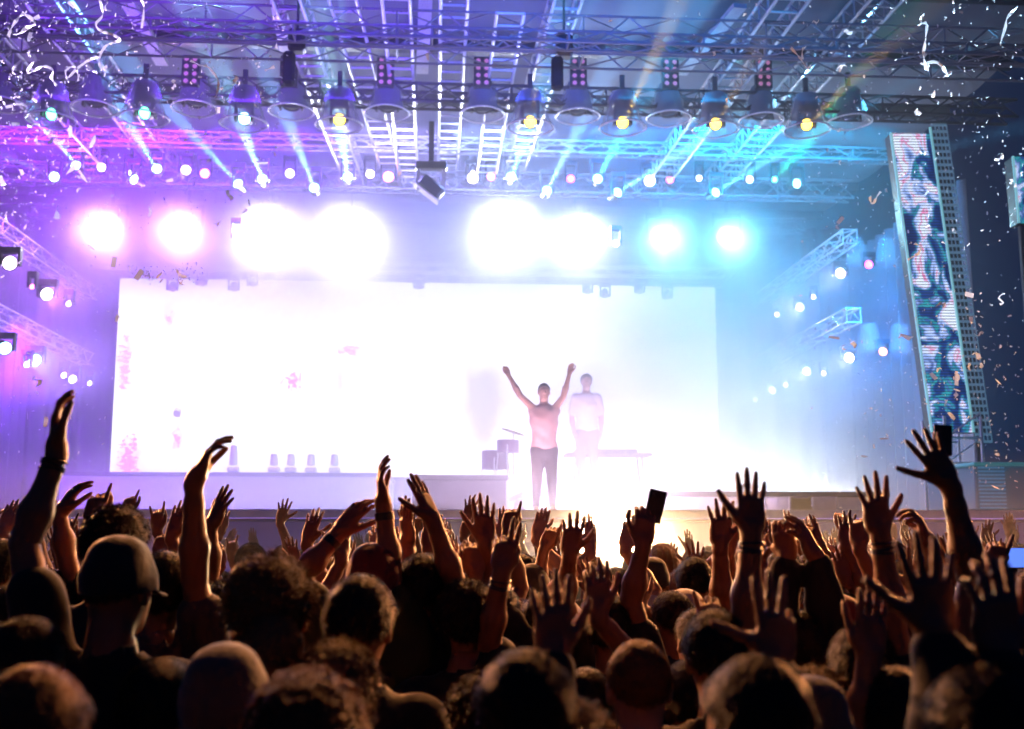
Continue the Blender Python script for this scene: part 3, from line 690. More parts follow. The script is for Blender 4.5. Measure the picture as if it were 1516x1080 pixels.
def nets(fn, lo, hi, h):
    """surface nets: smooth quad mesh of fn == 0"""
    n = np.maximum(3, np.ceil((hi-lo)/h).astype(int)+1)
    ax = [lo[i] + h*np.arange(n[i]) for i in range(3)]
    G = np.stack(np.meshgrid(*ax, indexing='ij'), -1).reshape(-1, 3)
    D = fn(G).reshape(n)
    s = D < 0
    c = [s[i:n[0]-1+i, j:n[1]-1+j, k:n[2]-1+k] for i in (0, 1) for j in (0, 1) for k in (0, 1)]
    cnt = sum(x.astype(np.int8) for x in c); act = (cnt > 0) & (cnt < 8)
    idx = -np.ones(act.shape, int); idx[act] = np.arange(act.sum())
    cells = np.argwhere(act); acc = np.zeros((len(cells), 3)); w = np.zeros(len(cells))
    corners = np.array([(i, j, k) for i in (0, 1) for j in (0, 1) for k in (0, 1)])
    val = np.stack([D[cells[:, 0]+o[0], cells[:, 1]+o[1], cells[:, 2]+o[2]] for o in corners], 1)
    for a in range(8):
        for b in range(a+1, 8):
            if np.abs(corners[a]-corners[b]).sum() != 1: continue
            va, vb = val[:, a], val[:, b]; m = (va < 0) != (vb < 0)
            t = np.where(m, va/np.where(m, va-vb, 1), 0)
            p = corners[a] + t[:, None]*(corners[b]-corners[a]); acc[m] += p[m]; w[m] += 1
    V = lo + h*(cells + acc/np.maximum(w, 1)[:, None])
    Fs = []
    for axn in range(3):
        u, v = [(1, 2), (2, 0), (0, 1)][axn]
        sl0 = [slice(None)]*3; sl1 = [slice(None)]*3; sl0[axn] = slice(0, n[axn]-1); sl1[axn] = slice(1, n[axn])
        a0 = s[tuple(sl0)]; a1 = s[tuple(sl1)]; e = np.argwhere(a0 != a1)
        e = e[(e[:, u] > 0) & (e[:, v] > 0) & (e[:, u] < n[u]-1) & (e[:, v] < n[v]-1)]
        if not len(e): continue
        def cell(du, dv):
            q = e.copy(); q[:, u] += du; q[:, v] += dv; return idx[q[:, 0], q[:, 1], q[:, 2]]
        Q = np.stack([cell(-1, -1), cell(0, -1), cell(0, 0), cell(-1, 0)], 1)
        inside0 = a0[e[:, 0], e[:, 1], e[:, 2]]; Q[~inside0] = Q[~inside0][:, ::-1]; Fs.append(Q)
    Fa = np.concatenate(Fs); Fa = Fa[(Fa >= 0).all(1)]
    return V, Fa
def mesh_np(name, V, Fq, mats, smooth=True):
    me = bpy.data.meshes.new(name); me.vertices.add(len(V)); me.vertices.foreach_set('co', np.asarray(V, np.float32).ravel())
    Fq = np.asarray(Fq); k = Fq.shape[1]
    me.loops.add(Fq.size); me.loops.foreach_set('vertex_index', Fq.ravel().astype(np.int32))
    me.polygons.add(len(Fq)); me.polygons.foreach_set('loop_start', np.arange(0, Fq.size, k, dtype=np.int32)); me.polygons.foreach_set('loop_total', np.full(len(Fq), k, np.int32))
    me.polygons.foreach_set('use_smooth', np.full(len(Fq), smooth))
    for m in mats: me.materials.append(m)
    me.update(calc_edges=True); return me
def obj_me(name, me, parent=None, loc=(0, 0, 0), M=None):
    o = bpy.data.objects.new(name, me); col.objects.link(o)
    if parent is not None: o.parent = parent
    if M is not None: o.matrix_local = M
    else: o.location = loc
    return o
def sdf_mesh(prims, h, pad=None, extra=None):
    lo, hi = bounds(prims, pad or 2*h)
    fn = (lambda G: field(G, prims)) if extra is None else (lambda G: extra(G, field(G, prims)))
    return nets(fn, lo, hi, h)
def wob(G, s, seed=0):
    x, y, z = G[:, 0]*s+seed, G[:, 1]*s+seed*1.7, G[:, 2]*s-seed
    return (np.sin(x+np.sin(y*1.3))*np.sin(y+np.sin(z*1.1))*np.sin(z+np.sin(x*.9)))
# ---------------------------------------------------------------- hands
# hand frame: wrist at origin, fingers along +Z, palm faces -Y (away: back of the hand faces +Y), thumb on +X; metres
FING = [(.031, .088, .072, .0088), (.011, .093, .081, .0090), (-.009, .089, .075, .0085), (-.028, .081, .058, .0076)]  # base x, base z, length, radius
def finger(base, direc, L, r, curl, side):
    """three phalanges; curl = total bend towards the palm (-Y), radians"""
    pts = [np.array(base, float)]; seg = [.46, .30, .24]; d0 = np.array(direc, float); d0 /= np.linalg.norm(d0)
    ang = 0
    for s_, f in zip(seg, (.30, .42, .28)):
        ang += curl*f; d = d0*math.cos(ang) + np.array([0, -1, 0])*math.sin(ang); pts.append(pts[-1]+d*L*s_)
    rs = [r*1.08, r*1.0, r*.92, r*.78]
    out = [C(pts[i], pts[i+1], rs[i], rs[i+1], .003) for i in range(3)]
    out += [El(pts[1], (r*1.1,)*3, .003)]
    return out
POSES = {  # curl per finger (index..little), spread, thumb (angle out, curl)
 'open': ([.15, .1, .12, .2], .9, (.65, .15)), 'splay': ([.15, .05, .12, .2], 1.7, (.85, .15)), 'together': ([.2, .15, .2, .25], .25, (.35, .2)),
 'relaxed': ([.7, .8, .95, 1.1], .6, (.6, .4)), 'cupped': ([1.0, 1.0, 1.1, 1.2], .3, (.5, .5)), 'fist': ([3.6, 3.8, 3.8, 3.7], .2, (.3, 1.2)),
 'point': ([.15, 3.4, 3.6, 3.6], .3, (.3, 1.1)), 'horns': ([.2, 3.6, 3.6, .15], 1.1, (.25, 1.2)), 'clawed': ([.9, .8, .9, 1.0], 1.5, (.85, .5)),
 'hold': ([1.5, 1.7, 1.9, 2.0], .3, (.6, .9)), 'shaka': ([3.4, 3.5, 3.5, .1], .8, (1.3, 0)), 'two': ([.1, .1, 3.5, 3.5], .8, (.2, 1.2)), 'flat': ([.05, .05, .08, .1], .5, (.6, .05)),
 'three': ([.1, .1, .2, 3.2], 1.4, (1.2, 0)), 'cee': ([1.5, 1.9, 2.1, 2.2], .6, (1.1, .9))}
def hand_prims(pose, flip=1):
    cur, spr, (ta, tc) = POSES[pose]; pr = []
    # palm
    pr += [C((0, 0, -.02), (0, 0, .015), .026, .028, .01), C((.022, 0, .03), (.026, 0, .085), .0135, .0125, .014), C((.006, .001, .02), (.008, .001, .088), .0145, .0125, .014),
           C((-.010, 0, .02), (-.011, 0, .085), .0145, .012, .014), C((-.022, 0, .025), (-.027, 0, .076), .0135, .011, .014),
           C((.018, -.008, .018), (.036, -.010, .045), .016, .013, .014), C((-.022, -.007, .02), (-.028, -.006, .05), .014, .011, .012)]
    for (bx, bz, L, r), c, i in zip(FING, cur, range(4)):
        a = (.13, .03, -.07, -.19)[i]*spr
        pr += finger((bx, 0, bz), (math.sin(a), 0, math.cos(a)), L, r, c, 1)
    a = ta; b0 = np.array([.036, -.012, .040]); d = np.array([math.sin(a), -.25, math.cos(a)]); d /= np.linalg.norm(d)
    p1 = b0 + d*.036; inw = np.array([-.75, -.5, .45]); inw /= np.linalg.norm(inw)
    d2 = d*math.cos(tc*.6)+inw*math.sin(tc*.6); p2 = p1 + d2*.030; d3 = d*math.cos(tc)+inw*math.sin(tc); p3 = p2 + d3*.022
    pr += [C(b0, p1, .0135, .0108, .012), C(p1, p2, .0106, .0100, .004), C(p2, p3, .0100, .0078, .004)]
    if flip < 0:
        for p in pr:
            for k in ('a', 'b', 'c'):
                if k in p: p[k] = (-p[k][0], p[k][1], p[k][2])
    return pr
def xf(prims, M, s=1.0):
    """transform capsules and balls by rotation matrix + offset"""
    R = np.array(M.to_3x3()); t = np.array(M.translation); out = []
    for p in prims:
        q = dict(p); q['k'] = p['k']*s
        if 'a' in p: q['a'] = tuple(R@(np.array(p['a'])*s)+t); q['b'] = tuple(R@(np.array(p['b'])*s)+t); q['ra'] = p['ra']*s; q['rb'] = p['rb']*s
        else: q['c'] = tuple(R@(np.array(p['c'])*s)+t); q['r'] = tuple(np.array(p['r'])*s)
        out.append(q)
    return out
def frame(z, yhint):
    z = Vector(z).normalized(); y = Vector(yhint); y = (y - z*y.dot(z))
    y = y.normalized() if y.length > 1e-5 else z.orthogonal().normalized(); x = y.cross(z)
    return Matrix((x, y, z)).transposed()
def make_arm(elbow, wrist, hdir, back, pose, flip, s=1.0, h=.0052):
    """forearm and hand: elbow/wrist points, hdir = finger direction, back = where the back of the hand faces"""
    e, w_ = Vector(elbow), Vector(wrist)
    M = frame(hdir, back).to_4x4(); M.translation = w_ + Vector(hdir).normalized()*.012*s
    hp = xf(hand_prims(pose, flip), M, s)
    n = Vector(back).normalized(); ax = (w_-e)
    f = [C(e, e + ax*.35, .040*s, .043*s, .02), C(e + ax*.35, e + ax*.8, .041*s, .028*s, .02), C(e + ax*.8, w_, .028*s, .0255*s, .015), C(w_, w_+Vector(hdir).normalized()*.02, .0255*s, .026*s, .012)]
    pr = f + hp
    # local grid aligned to forearm so the box stays small
    A = frame(ax, back); Ai = A.transposed().to_4x4()
    loc = []
    R = np.array(A.transposed()); t = -R@np.array(e)
    for p in pr:
        q = dict(p)
        for k in ('a', 'b', 'c'):
            if k in p: q[k] = tuple(R@np.array(p[k])+t)
        loc.append(q)
    V, Fq = sdf_mesh(loc, h)
    V = (V - t) @ R   # inverse of orthonormal R
    return V, Fq
# ---------------------------------------------------------------- heads
# head frame: origin at the centre of the head (between the ears), face towards +Y (persons look at the stage), top +Z
def head_prims():
    return [El((0, -.012, .028), (.076, .098, .092)), El((0, .028, -.018), (.066, .076, .088), .03), El((0, .06, -.085), (.035, .035, .028), .04),
            C((0, .094, .012), (0, .113, -.022), .008, .012, .012), El((.012, .100, -.026), (.009, .009, .008), .008), El((-.012, .100, -.026), (.009, .009, .008), .008),
            C((-.032, .088, .022), (.032, .088, .022), .010, .010, .015),
            El((.030, .106, .004), (.014, .012, .010), .008, sub=True), El((-.030, .106, .004), (.014, .012, .010), .008, sub=True),
            El((.030, .088, .003), (.012, .011, .010), .003), El((-.030, .088, .003), (.012, .011, .010), .003),
            C((-.018, .092, -.056), (.018, .092, -.056), .0075, .0075, .008), C((-.014, .094, -.066), (.014, .094, -.066), .008, .008, .006),
            El((.078, -.006, -.008), (.011, .020, .032), .006), El((-.078, -.006, -.008), (.011, .020, .032), .006),
            El((.089, .002, -.006), (.008, .010, .018), .004, sub=True), El((-.089, .002, -.006), (.008, .010, .018), .004, sub=True),
            C((0, -.022, -.06), (0, -.035, -.165), .056, .060, .03)]
HEADV, HEADF = sdf_mesh(head_prims(), .0062)
def skull_fn(G, inflate):
    d = field(G, [El((0, -.012, .028), (.076, .098, .092)), El((0, .018, -.005), (.070, .080, .086), .03)]); return d - inflate
def hair_mesh(kind, seed):
    rng = np.random.default_rng(seed)
    th = {'crew': .006, 'short': .013, 'fuzzy': .020, 'spiky': .022, 'curly': .032, 'long': .020, 'bun': .013, 'tall': .020}[kind]
    amp = {'crew': .001, 'short': .003, 'fuzzy': .006, 'spiky': .008, 'curly': .010, 'long': .005, 'bun': .003, 'tall': .007}[kind]
    prim = None
    def fn(G):
        d = skull_fn(G, th) + amp*wob(G, {'curly': 90, 'spiky': 75, 'fuzzy': 60}.get(kind, 45), seed) + amp*.5*wob(G, 140, seed+3)
        if kind == 'tall': d = smin(d, sd_ell(G, (0, .02, .12), (.06, .07, .03)), .03)
        if kind == 'long':
            d = smin(d, field(G, [C((0, -.075, .02), (0, -.085, -.26), .085, .075), C((.05, -.05, .0), (.065, -.06, -.25), .045, .04), C((-.05, -.05, .0), (-.065, -.06, -.25), .045, .04)]) + .006*np.sin(G[:, 0]*160+seed), .03)
        if kind == 'bun': d = smin(d, sd_ell(G, (0, -.115, .085), (.04, .04, .038)), .012)
        # cut: face and neck open; hairline
        face = (G[:, 1]-.030) - np.clip(G[:, 2]-.045, -.2, .03)*1.6
        d = np.maximum(d, face) if True else d
        low = {'crew': -.055, 'short': -.062, 'fuzzy': -.065, 'curly': -.075, 'spiky': -.065, 'long': -.30, 'bun': -.06, 'tall': -.055}[kind]
        d = np.maximum(d, (low + .25*np.clip(G[:, 1]+.06, 0, .2)*2.0) - G[:, 2])
        return d
    V, Fq = nets(fn, np.array([-.14, -.19, -.33 if kind == 'long' else -.11]), np.array([.14, .15, .19]), .0075)
    # loose strands that catch the back light
    nS = {'crew': 6500, 'short': 5200, 'fuzzy': 6000, 'spiky': 5200, 'curly': 6000, 'long': 4500, 'bun': 4000, 'tall': 5000}[kind]
    ln = {'crew': .008, 'short': .018, 'fuzzy': .030, 'spiky': .036, 'curly': .026, 'long': .030, 'bun': .012, 'tall': .030}[kind]
    pick = rng.integers(0, len(Fq), nS); base = V[Fq[pick]].mean(1); nn = np.cross(V[Fq[pick, 1]]-V[Fq[pick, 0]], V[Fq[pick, 2]]-V[Fq[pick, 0]]); nn /= np.linalg.norm(nn, axis=1)[:, None]+1e-9
    keep = base[:, 1] < .06; base = base[keep]; nn = nn[keep]
    if (nn*base).sum(1).mean() < 0: nn = -nn
    t = rng.normal(size=base.shape)*(1.0 if kind == 'curly' else .38); t += 0 if kind == 'curly' else np.array([.35*math.cos(seed), -.4, .1 if kind == 'spiky' else -.5]); t[:, 2] -= .6 if kind in ('short', 'long', 'crew') else -.1; t -= nn*(t*nn).sum(1)[:, None]; t /= np.linalg.norm(t, axis=1)[:, None]+1e-9
    L = ln*rng.uniform(.4, 1.3, len(base))[:, None]; wd = np.cross(nn, t)*.0011
    mid = base + (nn*.55+t*.45)*L*.6; tip = base + (nn*.55+t*.75)*L + np.array([0, 0, -.004])
    base = base - nn*.003
    SV = np.stack([base-wd, base+wd, mid+wd*.7, mid-wd*.7, mid-wd*.7, mid+wd*.7, tip+wd*.15, tip-wd*.15], 1).reshape(-1, 3)
    k = len(base); SF = np.arange(k*8).reshape(-1, 4) + len(V)
    return mesh_np('hair', np.concatenate([V, SV]), np.concatenate([Fq, SF]), [])
HAIRS = {}
def hair_me(kind, seed, colname):
    key = (kind, seed % 2, colname)
    if key not in HAIRS:
        me = hair_mesh(kind, seed % 2 + 1); me.materials.append(HAIRM[colname]); HAIRS[key] = me
    return HAIRS[key]
def hairmat(name, c):
    m = mat(name, c, .55, noise=.35, nscale=55, bump=.8); b = m.node_tree.nodes['Principled BSDF']; b.inputs['Specular IOR Level'].default_value = .35
    return m
HAIRM = {'brown': hairmat('brown_hair', (.030, .014, .006)), 'black': hairmat('black_hair', (.010, .006, .004)), 'ginger': hairmat('ginger_hair', (.20, .065, .018)), 'fair': hairmat('fair_hair', (.18, .10, .04)), 'grey': hairmat('grey_hair', (.3, .28, .26))}  # ginger and fair brightened to carry the golden rim light
def capmat(n, c): return mat(n, c, .85, sheen=.5, noise=.2, nscale=60, bump=.3)
CAPM = {'black': capmat('black_cap_cloth', (.02, .018, .02)), 'red': capmat('maroon_cap_cloth', (.16, .018, .016)), 'white': capmat('pale_cap_cloth', (.6, .55, .5)), 'grey': capmat('grey_knit', (.09, .085, .08))}
CAPME = {}
def cap_me(kind, colr):
    if (kind, colr) in CAPME: return CAPME[(kind, colr)]
    def fn(G):
        d = skull_fn(G, .014)
        if kind == 'beanie':
            d = skull_fn(G, .016) + .0015*np.sin(np.arctan2(G[:, 1], G[:, 0])*60)
            d = smin(d, sd_ell(G, (0, -.03, .11), (.06, .07, .035)), .04)
            d = np.maximum(d, -.035 - G[:, 2]); return np.maximum(d, -(skull_fn(G, .004)))
        d = smin(d, sd_ell(G, (0, -.01, .10), (.062, .078, .035)), .03)
        d = d + .0014*np.cos(np.arctan2(G[:, 1], G[:, 0])*6)
        d = np.maximum(d, -.004 - G[:, 2] + .1*G[:, 1])
        d = np.maximum(d, -(skull_fn(G, .004)))
        # brim
        br = np.maximum(np.abs(G[:, 2] - (.006 - 2.2*G[:, 0]**2 - .10*(G[:, 1]-.08))) - .004, sd_ell(G*np.array([1, 1, 0]), (0, .085, 0), (.085, .10, 1)) )
        br = np.maximum(br, .06 - G[:, 1])
        return np.minimum(d, br)
    V, Fq = nets(fn, np.array([-.12, -.15, -.07]), np.array([.12, .21, .19]), .006)
    if kind == 'backcap': V = V*np.array([-1, -1, 1])
    me = mesh_np('cap' if kind != 'beanie' else 'beanie', V, Fq, [CAPM[colr]]); CAPME[(kind, colr)] = me; return me
# ---------------------------------------------------------------- skin, cloth
SKIN = {'mid': mat('skin', (.24, .10, .055), .5, noise=.1, nscale=30, bump=.12, sub=.0), 'dark': mat('brown_skin', (.16, .07, .04), .5, noise=.1, nscale=30, bump=.12), 'light': mat('pale_skin', (.50, .28, .19), .5, noise=.1, nscale=30, bump=.12)}
def cloth(n, c): return mat(n, c, .85, sheen=.25, noise=.2, nscale=9, bump=.35)
CLOTH = {'black': cloth('black_cotton', (.014, .012, .013)), 'charcoal': cloth('charcoal_cotton', (.03, .028, .03)), 'maroon': cloth('maroon_cotton', (.10, .015, .018)), 'navy': cloth('navy_cotton', (.012, .016, .04)),
         'olive': cloth('olive_cotton', (.05, .055, .015)), 'white': cloth('white_cotton', (.55, .5, .5)), 'grey': cloth('grey_cotton', (.12, .11, .11)), 'checked': cloth('checked_cotton', (.07, .05, .05)), 'trouser': cloth('dark_denim', (.014, .013, .02))}
def torso_prims(hz, s):
    """body below the neck in the person frame; hz = height of the head centre"""
    sh = hz - .255*s; hip = hz - .78*s; top = .10*s
    return [C((-.145*s, -.01, sh), (.145*s, -.01, sh), .062*s, .062*s, .03), C((0, -.02, hz-.14*s), (0, -.02, sh), .060*s, .085*s, .05),
            El((0, 0, sh-.14*s), (.185*s, .115*s, .20*s), .05), El((0, .005, sh-.34*s), (.150*s, .10*s, .18*s), .06), El((0, 0, hip+.04*s), (.170*s, .115*s, .13*s), .06)]
def leg_prims(hz, s, r=1.0):
    hip = hz - .80*s; out = []
    for sg in (-1, 1):
        out += [C((sg*.085*s, 0, hip), (sg*.10*s, .02, hip*.52), .088*s*r, .058*s*r, .03), C((sg*.10*s, .02, hip*.52), (sg*.11*s, -.01, .07), .058*s*r, .040*s*r, .02)]
    return out
def foot_prims():
    out = []
    for sg in (-1, 1): out += [C((sg*.11, -.04, .045), (sg*.125, .15, .03), .042, .030, .02)]
    return out
def ik(S, W, L1, L2, hint):
    S, W = Vector(S), Vector(W); d = W-S; D = d.length
    if D > (L1+L2)*.985: k = D/((L1+L2)*.985); L1 *= k; L2 *= k
    if D < .12: D = .12
    a = (L1*L1 - L2*L2 + D*D)/(2*D); hh = math.sqrt(max(0, L1*L1-a*a)); dn = d.normalized()
    h = Vector(hint); h = h - dn*h.dot(dn); h = h.normalized() if h.length > 1e-5 else dn.orthogonal().normalized()
    return S + dn*a + h*hh
def join_np(parts):
    V = []; Fq = []; n = 0
    for v, f in parts: V.append(v); Fq.append(f+n); n += len(v)
    return np.concatenate(V), np.concatenate(Fq)
def make_person(loc, hz, arms=(), yaw=0.0, s=1.0, hair=None, cap=None, shirt='black', sleeve='short', skin='mid', hcol='brown', label=None, group=None, headrot=(0, 0, 0), fine=True, wear=(), shoes=False, trousers='trouser', hs=1.0):
    """loc: ground point; hz: height of head centre. arms: dict(side, wrist(world), hint, hdir(world), back(world), pose, band)"""
    loc = Vector(loc); Rz = Matrix.Rotation(yaw, 3, 'Z'); inv = Rz.transposed()
    to_l = lambda p: inv @ (Vector(p)-loc)
    tp = torso_prims(hz, s); body = list(tp); sh = hz - .255*s
    sl_prims = []; parts = []; bands = []
    used = set()
    for a in arms:
        sg = 1 if a['side'] == 'R' else -1; used.add(sg)
        S = Vector((sg*.165*s, 0, sh+.01)); W = to_l(a['wrist'])
        if W.z > sh: S += Vector((-sg*.01, 0, .035))
        hint = inv @ Vector(a.get('hint', (sg*.7, .3, -.5)))
        E = to_l(a['elbow']) if 'elbow' in a else ik(S, W, .30*s, .27*s, hint)
        body += [C(S, E, .052*s, .040*s, .04)]
        if sleeve != 'none':
            En = S + (E-S)*(.62 if sleeve == 'short' else 1.0); sl_prims.append(C(S, En, .064*s, (.060 if sleeve == 'short' else .052)*s, .04))
            if sleeve == 'long': sl_prims.append(C(E, E+(W-E)*.9, .050*s, .036*s, .03))
        hd = inv @ Vector(a['hdir']) if 'hdir' in a else (W-E); bk = inv @ Vector(a.get('back', (0, -1, 0)))
        parts.append(make_arm(E, W, hd, bk, a['pose'], a.get('flip', -sg if bk.y < 0 else sg), a.get('hs', s), .0052 if fine else .008))
        if a.get('band'): bands.append((E, W, a['band']))
    for sg in (-1, 1):
        if sg in used: continue
        S = Vector((sg*.17*s, 0, sh)); E = S + Vector((sg*.06, -.03, -.29))*s; W = E + Vector((-sg*.02, .10, -.24))*s
        body += [C(S, E, .052*s, .040*s, .04)]; sl_prims.append(C(S, S+(E-S)*.7, .064*s, .058*s, .04))
        parts.append(make_arm(E, W, W-E, Vector((sg, 0, 0)), 'relaxed', 1, s, .009))
    body += leg_prims(hz, s) + (foot_prims())
    parts.append(sdf_mesh(body, .016 if fine else .022))
    hr = Euler(headrot).to_matrix(); HV = HEADV*s*hs @ np.array(hr).T + np.array([0, .01, hz]); parts.append((HV, HEADF))
    V, Fq = join_np(parts)
    o = obj_me('person', mesh_np('person', V, Fq, [SKIN[skin]])); o.location = loc; o.rotation_euler = (0, 0, yaw)
    tag(o, label, 'person', group)
    # shirt
    hip = hz - .80*s; seed = random.random()*20
    shp = [dict(p) for p in tp] + sl_prims
    def ext(G, d):
        d = d - .012 + .005*wob(G, 22, seed) + .002*np.sin(G[:, 2]*38 + 3*np.sin(G[:, 0]*9+seed) + 2*np.sin(G[:, 1]*14))
        d = np.maximum(d, hip-.02 - G[:, 2])
        neck = sd_ell(G, (0, 0, hz-.115*s), (.082*s, .088*s, .085*s)); return np.maximum(d, -neck)
    Vs, Fs = sdf_mesh(shp, .014 if fine else .02, .05, ext)
    c = obj_me('shirt', mesh_np('shirt', Vs, Fs, [CLOTH[shirt]]), o)
    tk = ('tr', round(hz, 2), round(s, 2), trousers)
    if tk not in HAIRS:
        Vt, Ft = sdf_mesh(leg_prims(hz, s, 1.16)+[El((0, 0, hip+.03*s), (.178*s, .122*s, .13*s), .05)], .022, .04, lambda G, d: np.maximum(np.maximum(d, G[:, 2]-(hip+.1)), .05-G[:, 2])); HAIRS[tk] = mesh_np('trousers', Vt, Ft, [CLOTH[trousers]])
    obj_me('trousers', HAIRS[tk], o)
    HM = Matrix.Translation((0, .01, hz)) @ hr.to_4x4() @ Matrix.Scale(s*hs, 4)
    if hair: obj_me('hair', hair_me(hair, int(seed), hcol), o, M=HM)
    if cap and not hair and cap[0] != 'beanie': obj_me('hair', hair_me('crew', 1, hcol), o, M=HM)
    if cap: obj_me('beanie' if cap[0] == 'beanie' else 'cap', cap_me(*cap), o, M=HM)
    for E, W, b in bands:
        ax = (W-E).normalized(); p = W - ax*.03; m = MB(); M = Matrix.Translation(p) @ lookrot(ax)
        if b == 'watch':
            m.lathe([(.030*s, -.014), (.034*s, -.013), (.034*s, .013), (.030*s, .014)], 20, M); m.build('watch', BLACKPL, o, True)
        else:
            for z in (-.012, 0, .014): m.tube([M @ Vector((.032*s*math.cos(t), .032*s*math.sin(t), z+.003*math.sin(t+z*200))) for t in np.linspace(0, 2*math.pi, 17)], .004, 5, caps=False)
            m.build('wristband', mat('beaded_band', (.04, .03, .03), .4), o)
    return o
# ---------------------------------------------------------------- the near crowd, one person at a time
STRETCH = []
def arm(side, wrist, tip, pose, elbow=None, dy=.08, back=(0, -1, 0), **k): return dict(side=side, w=wrist, t=tip, pose=pose, e=elbow, dy=dy, back=back, **k)
def person_px(x, top, Y, arms=(), label='', **k):
    p = P(x, top, Y); hz = p.z - (.145 if k.get('hair') in ('curly', 'spiky', 'fuzzy', 'tall') else .13)*k.get('hs', 1)
    A = []
    for a in arms:
        q = dict(a); W = P(*a['w'], Y+a['dy']); q['wrist'] = W; q['hdir'] = P(*a['t'], Y+a['dy']) - W
        if a.get('e'): q['elbow'] = P(*a['e'], Y+a['dy']*.5)
        sg = 1 if a['side'] == 'R' else -1; S = Vector((p.x+sg*.165, Y, hz-.25)); D = (W-S).length
        if D > .62: STRETCH.append((label[:40], round(D, 2)))
        A.append(q)
    k.setdefault('headrot', (R_(random.uniform(-4, 10)), R_(random.uniform(-5, 5)), R_(random.uniform(-14, 14))))
    k.setdefault('hs', 1.0)
    k.setdefault('s', 1.0)
    return make_person((p.x, Y, 0), hz, A, label=label, group='people in the crowd', **k)
def near_crowd():
    pp = person_px
    # ---- bottom left
    pp(55, 990, 2.05, label='person with short gold rimmed hair in the bottom left corner', hair='short', hcol='ginger', shirt='charcoal')
    pp(42, 916, 2.75, label='person with short dark hair behind the bottom left corner head', hair='short', hcol='brown')
    pp(178, 800, 3.0, [arm('L', (84, 674), (82, 570), 'cupped', (36, 806), back=(-1, -.25, .1), band='band', flip=-1)], label='broad person in a black cap with left arm raised high at the left', cap=('cap', 'black'), shirt='black', hs=1.0)
    pp(174, 747, 3.75, label='person with fuzzy backlit hair just behind the black cap', hair='fuzzy', hcol='brown', hs=1.02)
    pp(244, 818, 3.6, [arm('R', (287, 716), (312, 664), 'cupped', (288, 862), dy=-.2, back=(-1, -.2, .4), flip=1)], label='person in a checked shirt raising one curved hand above the left side', hair='short', hcol='black', shirt='checked')
    pp(337, 962, 2.35, label='person in a smooth grey knitted beanie at the bottom left', cap=('beanie', 'grey'), shirt='charcoal', hs=.98)
    pp(240, 977, 2.9, label='dark haired person between the black cap and the grey beanie', hair='short', hcol='black')
    pp(403, 900, 3.0, label='person with cropped hair and bright outlined round head above the grey beanie', hair='crew', hcol='fair')
    pp(358, 936, 3.7, label='person with long ginger hair beside the cropped round head', hair='long', hcol='ginger')
    pp(404, 822, 3.1, label='person with spiky tousled glowing hair, largest head left of centre', hair='spiky', hcol='fair', hs=1.13)
    pp(455, 990, 2.0, label='person with orange rimmed thick hair at the bottom, left of centre', hair='fuzzy', hcol='ginger')
    pp(500, 946, 2.85, label='person with wavy brown hair below the round dark head', hair='fuzzy', hcol='fair')
    pp(552, 808, 3.9, [arm('L', (499, 793), (548, 728), 'relaxed', (446, 852), back=(-.6, -.8, .2), band='watch', flip=-1), arm('R', (568, 752), (557, 662), 'relaxed', (578, 852), back=(-1, -.1, 0), band='watch', dy=.0, flip=1)],
       label='person in a maroon cap clapping both hands overhead', cap=('cap', 'red'), shirt='olive', hs=.98)
    pp(534, 854, 3.1, label='person with round dark hair below the maroon cap', hair='short', hcol='brown', hs=1.03)
    pp(624, 822, 3.95, [arm('R', (643, 776), (610, 694), 'open', (674, 868), dy=-.1, back=(.8, -.5, 0), flip=1), arm('L', (603, 812), (601, 748), 'together', (607, 868), dy=.15, back=(-.8, -.5, 0))],
       label='dark haired person with both hands up right of the maroon cap', hair='short', hcol='black')
    pp(690, 862, 3.8, [arm('R', (742, 852), (752, 786), 'two', (724, 950), dy=-.15, band='band')], label='person with curly rimmed hair raising two fingers, centre', hair='curly', hcol='brown', hs=.9)
    pp(625, 934, 4.2, label='person with small curly hair low in the centre', hair='curly', hcol='ginger', hs=.88)
    pp(574, 950, 3.9, label='person in a black cap low in the centre', cap=('cap', 'black'))
    pp(718, 994, 2.9, label='person with tousled brown hair at the bottom centre', hair='spiky', hcol='brown', headrot=(.1, .15, .4))
    pp(836, 1046, 2.2, label='person with orange curls cut off by the bottom edge, right of centre', hair='curly', hcol='ginger')
    pp(24, 868, 4.0, label='person with dark hair at the left edge', hair='short', hcol='brown')
    pp(6, 800, 4.6, [arm('R', (34, 880), (30, 820), 'relaxed', dy=-.3)], label='half hidden person at the very left edge', hair='short', hcol='black')
    pp(107, 882, 4.9, label='small ginger head glimpsed below the raised left arm', hair='short', hcol='ginger')
    pp(326, 860, 4.4, label='dark haired person right of the raised curved hand', hair='fuzzy', hcol='black')
    # ---- hands up behind, left
    pp(78, 845, 4.6, [arm('R', (88, 762), (122, 706), 'cupped', (98, 822), back=(-.7, -.6, .3), dy=0)], label='person hidden behind the raised left arm pointing a hand to the right', hair='short')
    pp(150, 832, 4.5, [arm('R', (134, 778), (152, 712), 'point', (140, 850), dy=0)], label='person behind the black cap raising one finger', hair='short', hcol='black')
    pp(92, 872, 5.6, [arm('R', (116, 836), (110, 788), 'splay', dy=0)], label='person with small spread hand behind the raised left arm', hair='fuzzy')
    pp(225, 838, 6.6, [arm('R', (233, 788), (232, 738), 'horns', dy=0)], label='person making a horns sign left of the curved hand', hair='short')
    pp(262, 842, 7.0, [arm('R', (272, 792), (263, 742), 'horns', dy=0)], label='person making a second horns sign right beside the curved hand', hair='short')
    pp(350, 856, 4.8, [arm('L', (311, 782), (342, 716), 'splay', (312, 842), back=(-.7, -.7, 0), dy=-.1)], label='person with a clawed spread hand behind the curved hand', hair='short', skin='dark')
